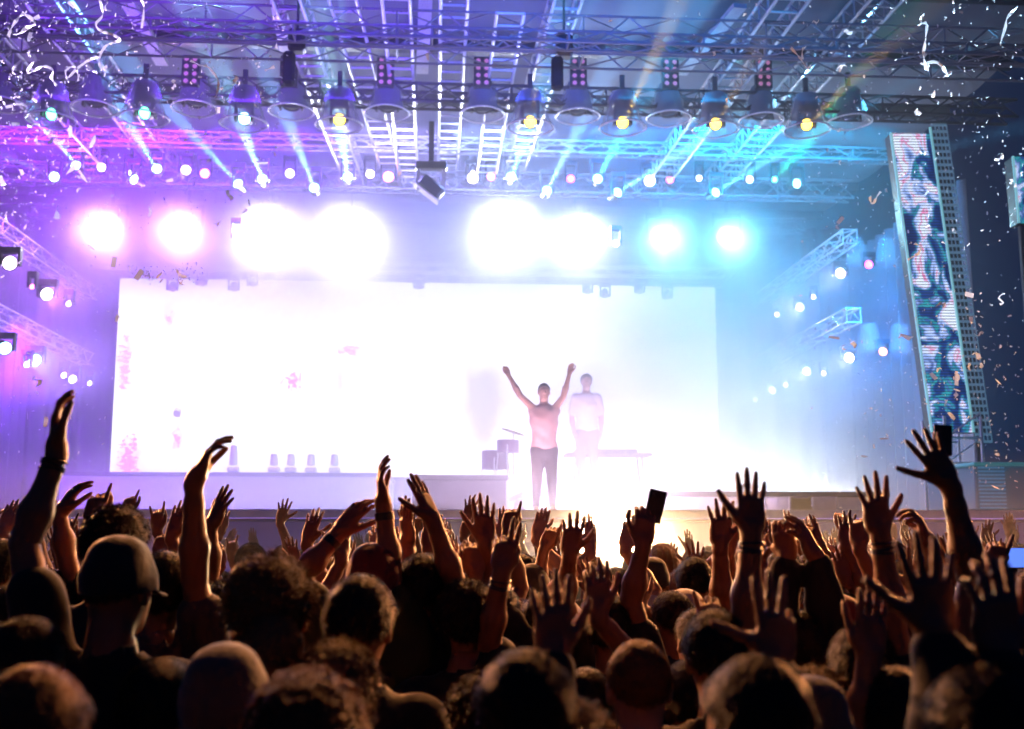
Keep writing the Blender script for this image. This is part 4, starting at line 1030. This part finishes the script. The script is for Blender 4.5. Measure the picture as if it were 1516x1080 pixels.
    # ---- centre
    pp(735, 866, 4.3, [arm('R', (718, 808), (716, 728), 'open', (722, 880), dy=-.2, flip=1), arm('L', (704, 856), (700, 812), 'fist', dy=-.2, band='band')], label='person hidden under a flat open hand in the centre', hair='short', hcol='black')
    pp(790, 838, 5.8, [arm('R', (805, 815), (830, 758), 'point', (796, 868), dy=0)], label='person with one thin bent arm left of the glaring floodlight', cap=('cap', 'black'))
    pp(806, 880, 4.4, [arm('R', (843, 826), (853, 746), 'clawed', (836, 892), dy=-.15, flip=-1)], label='person with spread clawed fingers against the glaring floodlight', hair='short')
    pp(905, 884, 4.1, [arm('R', (951, 812), (960, 735), 'hold', (934, 890), dy=-.1, flip=1)], label='person holding up a phone right of the glaring floodlight', hair='short')
    pp(870, 986, 3.5, [arm('R', (886, 915), (884, 856), 'relaxed', dy=-.1)], label='person with smooth brown head left of the crew cut man', hair='crew', hcol='brown')
    pp(945, 945, 2.95, label='person with crew cut and visible right ear, bottom right of centre', hair='crew', hcol='ginger', headrot=(0, 0, 0), skin='light')
    pp(780, 965, 2.15, [arm('R', (822, 985), (815, 868), 'open', (806, 1100), dy=.15)], label='person with near blurred open hand, dark sleeve, bottom centre', hair='short', hcol='black', sleeve='long')
    pp(925, 905, 5.0, [arm('R', (948, 902), (944, 858), 'relaxed', dy=0), arm('L', (908, 905), (898, 862), 'open', dy=0)], label='person with two low hands above the crew cut man', hair='short')
    pp(1012, 876, 4.9, label='person in a pale cap lit along its top, right of centre', cap=('cap', 'white'))
    pp(1018, 926, 5.2, label='person with pale lit hair under the pale cap', hair='fuzzy', hcol='grey')
    pp(858, 906, 5.2, label='person in a pale cap left of the crew cut man', cap=('cap', 'white'))
    pp(762, 890, 5.0, label='person with pale grey hair in the centre', hair='short', hcol='grey')
    # ---- right
    pp(1018, 884, 6.0, [arm('R', (1032, 852), (1028, 788), 'splay', dy=0, flip=1)], label='person with small spread hand right of the held phone', hair='short')
    pp(1035, 900, 4.2, [arm('R', (1066, 812), (1068, 722), 'splay', (1070, 905), dy=-.15, flip=-1, )], label='person with spread fingers left of the tallest open hand', hair='short')
    pp(1128, 905, 4.4, [arm('L', (1086, 822), (1084, 738), 'together', (1090, 900), dy=-.15)], label='person with closed flat hand behind the tallest open hand', hair='short', hcol='black')
    pp(1060, 905, 3.1, [arm('R', (1112, 795), (1113, 688), 'open', (1104, 930), dy=-.05, flip=1, band='band')], label='person raising the tallest open hand right of centre', hair='short', hcol='black')
    pp(1075, 965, 3.3, [arm('R', (1118, 880), (1118, 796), 'cupped', (1095, 985), dy=0, flip=-1, back=(0, 1, 0))], label='person in dark sleeve with folded fingers below the tallest hand', hair='short', hcol='black', sleeve='long')
    pp(1190, 905, 3.7, [arm('L', (1166, 836), (1154, 758), 'cee', (1150, 905), dy=0, back=(-.6, -.7, 0)), arm('R', (1212, 832), (1178, 770), 'relaxed', (1224, 910), dy=-.05, back=(.7, -.6, 0), band='watch')], label='person clapping with bent fingers right of the tallest hand', hair='short', sleeve='long')
    pp(1236, 888, 3.75, label='person in a dark red knitted beanie at the right', cap=('beanie', 'red'), headrot=(0, 0, .05))
    pp(1205, 986, 3.1, label='person with wavy hair rimmed orange below the red beanie', hair='fuzzy', hcol='fair')
    pp(1192, 1014, 2.45, label='person in a dark knitted beanie at the bottom right', cap=('beanie', 'grey'))
    pp(1275, 925, 3.2, [arm('R', (1304, 796), (1288, 694), 'splay', (1322, 930), dy=-.05, flip=-1, band='band')], label='person with five spread fingers and beaded wristband at the right', hair='short', hcol='black')
    pp(1330, 905, 3.8, [arm('R', (1378, 812), (1352, 748), 'cee', (1388, 905), dy=-.1, back=(.9, -.4, 0))], label='person making a c shaped hand at the right', hair='short')
    pp(1472, 890, 3.1, [arm('L', (1408, 722), (1366, 646), 'splay', (1440, 862), dy=-.05, flip=1)], label='person with long dark arm holding a phone up at the far right', hair='short', hcol='black', skin='dark', sleeve='none')
    pp(1022, 980, 3.4, [arm('R', (1053, 950), (1048, 902), 'shaka', (1066, 1050), dy=0, flip=-1)], label='person making a loose shaka hand right of the crew cut man', hair='short')
    pp(1115, 975, 2.05, [arm('R', (1148, 995), (1150, 872), 'three', (1160, 1130), dy=.1, flip=1)], label='person with near blurred raised hand at the bottom right', hair='short', hcol='black', sleeve='long')
    pp(1322, 990, 2.7, [arm('L', (1286, 982), (1292, 905), 'together', (1280, 1070), dy=0)], label='person with low flat hand right of the red beanie', hair='short', hcol='black')
    pp(1362, 984, 3.3, label='person with loose ginger hair at the lower right', hair='long', hcol='ginger', headrot=(.1, 0, .9))
    pp(1455, 985, 1.75, [arm('L', (1388, 955), (1372, 812), 'splay', (1408, 1110), dy=.1, flip=1), arm('R', (1482, 985), (1470, 862), 'relaxed', (1500, 1130), dy=.05)], label='big near dark person with both arms up in the right corner', hair='short', hcol='black', shirt='black', sleeve='long', skin='dark')
    pp(1505, 944, 3.3, label='person with short rimmed hair at the right edge', hair='short', hcol='fair')
    pp(1452, 930, 4.2, [arm('R', (1466, 850), (1486, 795), 'point', (1440, 915), dy=-.1)], label='person with slanting arm at the right edge', hair='short')
    pp(1398, 895, 4.5, [arm('R', (1420, 858), (1400, 800), 'open', dy=-.1), arm('L', (1352, 880), (1350, 815), 'splay', dy=0)], label='person with two open hands between the c shaped hand and the long dark arm', hair='short')
    pp(1250, 880, 5.4, [arm('R', (1252, 862), (1240, 800), 'open', dy=0), arm('L', (1225, 870), (1213, 815), 'open', dy=0)], label='person with two pinkish hands above the red beanie', hair='short', shirt='maroon')
near_crowd()
print('STRETCH', STRETCH)
# phones
def phone(px, py, Y, w, h, rot, label, lit=None):
    c = P(px, py, Y); t = empty('phone', c); tag(t, label, 'phone'); t.rotation_euler = (0, rot, 0)
    MB().bbox((-w/2, -.004, -h/2), (w/2, .004, h/2), .003).build('phone_case', BLACKPL, t)
    MB().box((-w/2+.004, .0045, -h/2+.006), (w/2-.004, .0052, h/2-.006)).build('display', lit or mat('phone_glass', (.02, .02, .03), .1), t)
    MB().lathe([(0, .0015), (.006, .001), (.007, 0)], 12, Matrix.Translation((-w/2+.016, -.0045, h/2-.018)) @ Matrix.Rotation(R_(90), 4, 'X')).build('camera_lens', DARKSTEEL, t)
phone(970, 750, 4.03, .065, .12, R_(14), 'dark phone held up right of the glaring floodlight')
phone(1396, 652, 3.08, .055, .09, R_(4), 'small dark phone held by the long arm at the far right')
c = P(1504, 826, 4.2); t = empty('phone', c); tag(t, 'phone with glowing blue display at the right edge', 'phone')
MB().bbox((-.075, -.004, -.04), (.075, .004, .04), .003).build('phone_case', BLACKPL, t)
MB().box((-.07, -.0052, -.036), (.07, -.0045, .036)).build('display', mat('blue_display', (.1, .2, 1), .3, emit=(.12, .25, 1), es=1.2), t)
# ---------------------------------------------------------------- the far crowd: prototypes, then copies
def far_crowd():
    rng = random.Random(11); protos = []
    spec = [([], 'short', None, 'black', 'mid'), ([], 'long', None, 'navy', 'light'), ([], None, ('cap', 'black'), 'maroon', 'mid'), ([('R', .25, 1.81, 'open')], 'short', None, 'grey', 'mid'),
            ([('R', .18, 1.88, 'splay'), ('L', -.22, 1.83, 'open')], 'fuzzy', None, 'black', 'mid'), ([('L', -.2, 1.85, 'fist')], 'short', None, 'maroon', 'light'),
            ([('R', .3, 1.73, 'horns')], 'crew', None, 'black', 'mid'), ([('R', .10, 1.81, 'together'), ('L', -.08, 1.80, 'together')], 'bun', None, 'white', 'light'),
            ([('L', -.32, 1.71, 'open'), ('R', .34, 1.69, 'splay')], 'short', None, 'navy', 'mid'), ([('R', .2, 1.91, 'point')], 'curly', None, 'black', 'dark'),
            ([('L', -.24, 1.73, 'relaxed')], None, ('backcap', 'red'), 'charcoal', 'mid'), ([('R', .22, 1.75, 'clawed')], 'long', None, 'maroon', 'light'), ([('R', .15, 1.76, 'two'), ('L', -.25, 1.63, 'relaxed')], 'short', None, 'grey', 'mid')]
    for arms, hair, cap, shirt, skin in spec:
        A = [dict(side=s_, wrist=(x, .12, z), pose=p, back=(rng.choice([0, .3, -.3]), -1, 0), hdir=(rng.uniform(-.3, .3), .15, 1)) for s_, x, z, p in arms]
        o = make_person((0, 0, 0), 1.60, A, hair=hair, cap=cap, shirt=shirt, skin=skin, hcol=rng.choice(['brown', 'black', 'fair', 'ginger']), fine=False, label='x')
        protos.append((o, arms, hair, cap, shirt))
    n = 0; used = set(); Y = 4.9; row = 0
    while Y < 12.2:
        half = (760/F*Y)+.6; x = -half + rng.uniform(0, .4)
        cx = Y*math.tan(R_(4.0))
        while x < half:
            X = cx + x + rng.uniform(-.1, .1); YY = Y + rng.uniform(-.18, .18)
            k = rng.randrange(len(protos)); o, arms, hair, cap, shirt = protos[k]
            px = CX + (x/Y)*F
            if 800 < px < 1000 and Y > 6.5:
                if Y > 9.5: x += .5; continue
                k = rng.randrange(3); o, arms, hair, cap, shirt = protos[k]
            if k not in used: c = o; used.add(k)
            else: c = copy_tree(o)
            sc = rng.uniform(.93, 1.06); c.location = (X, YY, 0); c.rotation_euler = (0, 0, rng.uniform(-.35, .35)); c.scale = (rng.choice([-1, 1])*sc if False else sc, sc, sc)
            what = {0: 'arms down', 1: 'one hand up', 2: 'both hands up'}[len(arms)].replace('(', '').replace(')', '')
            hd = ({'short': 'short hair', 'long': 'long hair', 'fuzzy': 'fuzzy hair', 'crew': 'cropped hair', 'bun': 'hair in a bun', 'curly': 'curly hair'}[hair]) if hair else cap[1].replace('backcap', '') + ' cap'
            depth = 'middle' if Y < 7.5 else 'back' if Y < 10 else 'front'
            where = {'middle': 'mid crowd', 'back': 'deep in crowd', 'front': 'near the barriers'}[depth]
            c['label'] = f'person, {shirt} top, {hd}, {what}, {where}, {side_word(px)}'; c['group'] = 'distant people in the crowd'; n += 1
            x += rng.uniform(.46, .66)
        Y += rng.uniform(.5, .62) if Y < 8 else rng.uniform(.68, .85)
    for k, p in enumerate(protos):
        if k not in used: bpy.data.objects.remove(p[0])
    print('FAR', n)
far_crowd()
def tell_apart():
    CUT = {}
    by = {}
    for o in list(col.objects):
        if o.parent is None and o.get('label') and o.get('category') not in ('confetti', 'barrier'): by.setdefault(o['label'], []).append(o)
    for lab, os_ in by.items():
        if len(os_) < 2: continue
        px = lambda o: o.location.x/max(o.location.y, .1)
        os_.sort(key=px); n = len(os_)
        W = {2: ['left one', 'right one'], 3: ['left one', 'middle one', 'right one']}.get(n, ['leftmost'] + [f'{wl[i]} from left' for i in range(1, min(n-1, 9))] + ['rightmost'])
        for i, o in enumerate(os_): o['label'] = lab + ', ' + W[min(i, len(W)-1)]
tell_apart()
# ---------------------------------------------------------------- performers
def performers():
    # main performer: shirtless looking, arms flung up in a V
    Y = 14.9; h = P(800, 567, Y); hz = h.z - .13 - DECK
    b = P(806, 757, Y); 
    o = make_person((b.x, Y, 0), hz, [dict(side='R', wrist=P(753, 556, Y)-Vector((0, 0, DECK)), elbow=P(770, 586, Y)-Vector((0, 0, DECK)), pose='fist', hdir=(-.4, 0, 1), back=(0, 1, 0)),
            dict(side='L', wrist=P(843, 554, Y)-Vector((0, 0, DECK)), elbow=P(834, 588, Y)-Vector((0, 0, DECK)), pose='hold', hdir=(.2, 0, 1), back=(0, 1, 0))],
            yaw=math.pi, hair='crew', hcol='brown', shirt='tan', sleeve='none', trousers='trouser', skin='light', label='performer on the stage front with both arms flung up in a V, dark trousers')
    o.location.z = DECK+.001
    Y2 = 17.0; h = P(868, 554, Y2); base = DECK+.34; hz = h.z - .13 - base
    o = make_person((h.x, Y2, 0), hz, [], yaw=math.pi, hair='short', hcol='brown', shirt='white', skin='light', trousers='lilac', label='performer in a loose white shirt standing on the riser behind')
    o.location.z = base+.001
CLOTH['tan'] = cloth('tan_top', (.44, .28, .24)); CLOTH['lilac'] = cloth('lilac_trousers', (.10, .07, .14))
performers()
# ---------------------------------------------------------------- confetti and streamers
PAPER = bpy.data.materials.new('white_tissue_paper'); PAPER.use_nodes = True
_nt = PAPER.node_tree; _b = _nt.nodes['Principled BSDF']; _b.inputs['Base Color'].default_value = (.9, .9, .92, 1); _b.inputs['Roughness'].default_value = .6
_tr = _nt.nodes.new('ShaderNodeBsdfTranslucent'); _tr.inputs[0].default_value = (.9, .9, .95, 1); _mx = _nt.nodes.new('ShaderNodeMixShader'); _mx.inputs[0].default_value = .75
_nt.links.new(_b.outputs[0], _mx.inputs[1]); _nt.links.new(_tr.outputs[0], _mx.inputs[2]); _nt.links.new(_mx.outputs[0], _nt.nodes['Material Output'].inputs[0])
def confetti():
    rng = random.Random(5); protos = []
    for k in range(6):
        n = 5; L = rng.uniform(.9, 1.4); W = rng.uniform(.35, .6); m = MB(); V = []
        for i in range(n):
            t = i/(n-1)-.5; z = rng.choice([-1, 1])*.35*math.cos(t*3)*(k % 3)*.5
            tw = t*k*.5
            V += [(t*L, -W/2*math.cos(tw), z-W/2*math.sin(tw)), (t*L, W/2*math.cos(tw), z+W/2*math.sin(tw))]
        V += [(a, b, c+.03) for a, b, c in V]
        f = [(2*i, 2*i+1, 2*i+3, 2*i+2) for i in range(n-1)] + [(2*n+2*i, 2*n+2*i+2, 2*n+2*i+3, 2*n+2*i+1) for i in range(n-1)]
        f += [(2*i, 2*i+2, 2*n+2*i+2, 2*n+2*i) for i in range(n-1)] + [(2*i+1, 2*n+2*i+1, 2*n+2*i+3, 2*i+3) for i in range(n-1)]
        me = MB().add(V, f); o = me.build('confetti_piece', PAPER); protos.append((o, V, f))
    def spot():
        while True:
            z = rng.random()
            if z < .40: x, y = 420*rng.random()**1.3, rng.uniform(0, 340)
            elif z < .46: x, y = rng.uniform(0, 180), rng.uniform(280, 690)
            elif z < .80: x, y = rng.uniform(1180, 1516), rng.uniform(0, 760)
            elif z < .88: x, y = rng.gauss(1420, 50), rng.uniform(440, 700)
            elif z < .92: x, y = rng.uniform(190, 300), rng.gauss(408, 8)
            else: x, y = rng.uniform(0, 1516), rng.uniform(0, 300)
            if 0 < x < 1516 and 0 < y < 780 and not (430 < x < 1200 and y > 60 and rng.random() < .6): return x, y
    for i in range(300):
        o = protos[i % 6][0] if i < 6 else protos[i % 6][0].copy()
        if i >= 6: col.objects.link(o)
        x, y = spot(); Y = rng.uniform(4.5, 10.5); s_ = rng.uniform(3.0, 9)/F*Y*rng.choice([.8, 1, 1.7])
        o.location = P(x, y, Y); o.scale = (s_, s_, s_); o.rotation_euler = [rng.uniform(0, 6.28) for _ in range(3)]
        tag(o, f'tiny scrap of white confetti in the air, {"upper" if y < 360 else "lower"} {side_word(x)}', 'confetti', 'flying confetti scraps')
    m = MB()
    for i in range(1900):
        x, y = spot(); Y = rng.uniform(6.5, 12); s_ = rng.uniform(1.8, 4.6)/F*Y; c = P(x, y, Y); q = protos[rng.randrange(6)]
        R = Euler([rng.uniform(0, 6.28) for _ in range(3)]).to_matrix()
        m.add([tuple(c + R @ (Vector(v)*s_)) for v in q[1]], q[2])
    tag(m.build('confetti_cloud', PAPER), kind='stuff')
confetti()
def streamer(pts, Y, label, r=.0040, w=2.2):
    """a curled paper streamer through the given points, a twisted ribbon with thickness"""
    pts = [P(x, y, Y + .15*math.sin(i*1.3)) for i, (x, y) in enumerate(pts)]; sm = []
    for i in range(len(pts)-1):
        p0, p1, p2, p3 = pts[max(i-1, 0)], pts[i], pts[i+1], pts[min(i+2, len(pts)-1)]
        for k in range(6):
            t = k/6; sm.append(.5*((2*p1) + (p2-p0)*t + (2*p0-5*p1+4*p2-p3)*t*t + (3*p1-p0-3*p2+p3)*t**3))
    sm.append(pts[-1]); V = []; f = []
    for i, p in enumerate(sm):
        t = (sm[min(i+1, len(sm)-1)] - sm[max(i-1, 0)]).normalized(); a = i*.35; u = t.orthogonal().normalized(); v = t.cross(u)
        d = (u*math.cos(a)+v*math.sin(a))*r*w; e = (v*math.cos(a)-u*math.sin(a))*r*.5
        V += [tuple(p+d+e), tuple(p-d+e), tuple(p-d-e), tuple(p+d-e)]
        if i: f += [((i-1)*4+k, (i-1)*4+(k+1) % 4, i*4+(k+1) % 4, i*4+k) for k in range(4)]
    f += [(3, 2, 1, 0), tuple(len(V)-4+k for k in range(4))]
    tag(MB().add(V, f).build('paper_streamer', PAPER), label, 'streamer', 'paper streamers in the air')
streamer([(148, 0), (152, 22), (142, 36), (150, 46), (168, 52), (177, 60), (160, 66), (150, 78), (147, 95), (152, 104), (158, 98)], 7.5, 'long curly white streamer falling from the top left')
streamer([(147, 84), (130, 90), (112, 104), (100, 116), (98, 104), (112, 100), (116, 120)], 7.5, 'looped white streamer below the long curly one')
streamer([(12, 54), (22, 34), (34, 20), (44, 26), (52, 34), (42, 40), (28, 50)], 6.6, 'bent white streamer in the upper left corner', .005, 2.4)
streamer([(46, 32), (58, 24)], 6.6, 'short white streamer end in the upper left corner', .005, 2.4)
streamer([(49, 92), (40, 108), (52, 104), (64, 98), (78, 104), (76, 116), (84, 127)], 7.5, 'zigzag white streamer at the left')
streamer([(282, 90), (296, 97), (306, 98), (314, 106), (322, 118), (323, 130), (319, 144)], 7.8, 'wavy white streamer left of the first panel lamp')
streamer([(209, 0), (213, 12), (210, 42)], 7.5, 'straight thin white streamer near the top left')
streamer([(1171, 71), (1184, 86), (1196, 102), (1199, 98)], 7.5, 'short diagonal white streamer at the upper right', .0045, 2.4)
streamer([(1192, 70), (1188, 74), (1188, 88)], 7.5, 'small hooked white streamer at the upper right')
streamer([(1366, 22), (1363, 34), (1372, 36), (1370, 62), (1367, 82), (1372, 104), (1374, 94), (1364, 95), (1384, 92), (1396, 100), (1402, 112), (1408, 108), (1398, 114)], 6.9, 'hook shaped white streamer at the upper right', .0045, 2.2)
streamer([(1505, 11), (1492, 26), (1488, 42), (1481, 66)], 6.9, 'straight white streamer at the top right corner', .0045, 2.2)
streamer([(1354, 361), (1363, 366), (1361, 374), (1353, 380), (1344, 385)], 7.2, 'bent white streamer in front of the led tower')
streamer([(1288, 291), (1289, 300), (1294, 300), (1297, 293), (1304, 284)], 7.2, 'tiny white streamer left of the led tower')
# ---------------------------------------------------------------- smoke and haze
def volume(n, a, b, d, g, c=(.95, .95, .95), label=None):
    o = MB().box(a, b).build(n, None) if False else None
    me = bpy.data.meshes.new(n); v = [(x,y,z) for x in (a[0],b[0]) for y in (a[1],b[1]) for z in (a[2],b[2])]
    me.from_pydata(v, [], [(0,1,3,2),(4,6,7,5),(0,4,5,1),(2,3,7,6),(0,2,6,4),(1,5,7,3)])
    o = bpy.data.objects.new(n, me); col.objects.link(o); o['kind'] = 'stuff'
    m = bpy.data.materials.new(n); m.use_nodes = True; me.materials.append(m); nt = m.node_tree; nt.nodes.clear()
    out = nt.nodes.new('ShaderNodeOutputMaterial'); pv = nt.nodes.new('ShaderNodeVolumePrincipled')
    pv.inputs['Density'].default_value = d; pv.inputs['Color'].default_value = (*c, 1); pv.inputs['Anisotropy'].default_value = g
    nt.links.new(pv.outputs[0], out.inputs[1]); return o
def cloud(n, c, r, d, seed=0):
    m = MB(); m.lathe([(max(1e-3, math.sin(t)), -math.cos(t)) for t in np.linspace(0, math.pi, 13)], 24, closed=True); me_o = m.build(n, mat_cloud(d, seed)); me_o.location = c; me_o.scale = r; me_o['kind'] = 'stuff'
def mat_cloud(d, seed):
    """smoke puff: density fades to nothing towards the rim, broken up by noise"""
    m = bpy.data.materials.new('smoke_cloud'); m.use_nodes = True; nt = m.node_tree; nt.nodes.clear(); N = nt.nodes.new; L = nt.links.new
    out = N('ShaderNodeOutputMaterial'); pv = N('ShaderNodeVolumePrincipled'); pv.inputs['Color'].default_value = (.97, .97, .97, 1); pv.inputs['Anisotropy'].default_value = .1
    tc = N('ShaderNodeTexCoord'); ln = N('ShaderNodeVectorMath'); ln.operation = 'LENGTH'; L(tc.outputs['Object'], ln.inputs[0])
    mr = N('ShaderNodeMapRange'); mr.interpolation_type = 'SMOOTHSTEP'; mr.inputs[1].default_value = 1.0; mr.inputs[2].default_value = .15; mr.inputs[3].default_value = 0; mr.inputs[4].default_value = d; L(ln.outputs['Value'], mr.inputs[0])
    ns = N('ShaderNodeTexNoise'); ns.noise_dimensions = '4D'; ns.inputs['W'].default_value = seed*3.7; ns.inputs['Scale'].default_value = 1.7; ns.inputs['Detail'].default_value = 2; L(tc.outputs['Object'], ns.inputs['Vector'])
    m2 = N('ShaderNodeMapRange'); m2.inputs[1].default_value = .3; m2.inputs[2].default_value = .7; m2.inputs[3].default_value = .35; m2.inputs[4].default_value = 1.6; L(ns.outputs[0], m2.inputs[0])
    mu = N('ShaderNodeMath'); mu.operation = 'MULTIPLY'; L(mr.outputs[0], mu.inputs[0]); L(m2.outputs[0], mu.inputs[1]); L(mu.outputs[0], pv.inputs['Density']); L(pv.outputs[0], out.inputs[1])
    return m
for (px, py, Y, r, d, sd) in [(225, 335, 25.4, (3.8, 1.8, 1.8), 1.9, 1), (460, 345, 25.5, (3.9, 1.8, 1.9), 1.5, 2), (770, 345, 25.5, (3.9, 1.8, 1.9), 1.4, 3), (1020, 350, 25.4, (3.4, 1.8, 1.6), 1.3, 4),
        (560, 400, 25.3, (9.0, 1.9, 2.6), .5, 7), (1040, 480, 25.4, (4.0, 2.2, 3.6), .6, 8), (45, 420, 19.6, (2.0, 1.8, 1.2), .3, 11), (55, 530, 20.6, (2.0, 1.8, 1.1), .3, 12), (1215, 440, 24.0, (2.8, 2.6, 1.3), .25, 13), (1215, 560, 24.0, (2.8, 2.8, 1.3), .25, 14),
        (830, 640, 14.35, (3.6, .5, 2.1), .6, 15), (890, 630, 16.1, (2.4, .6, 2.3), .7, 16), (905, 800, 12.0, (1.2, .5, .7), 1.0, 17), (1080, 640, 22.0, (4.6, 2.8, 3.2), .32, 5), (500, 720, 21.5, (9, 2.2, 1.1), .25, 6)]:
    cloud('smoke_cloud', P(px, py, Y), r, d, seed=sd)  # puffs added to swell the lamps' glow and veil the performers
volume('smoke', (-10.2, 13.7, DECK+.01), (10.2, 29.0, 10.3), .03, .1)
cloud('crowd_smoke', (.6, 10.4, 1.0), (12, 4.2, 1.9), (.075), seed=21)
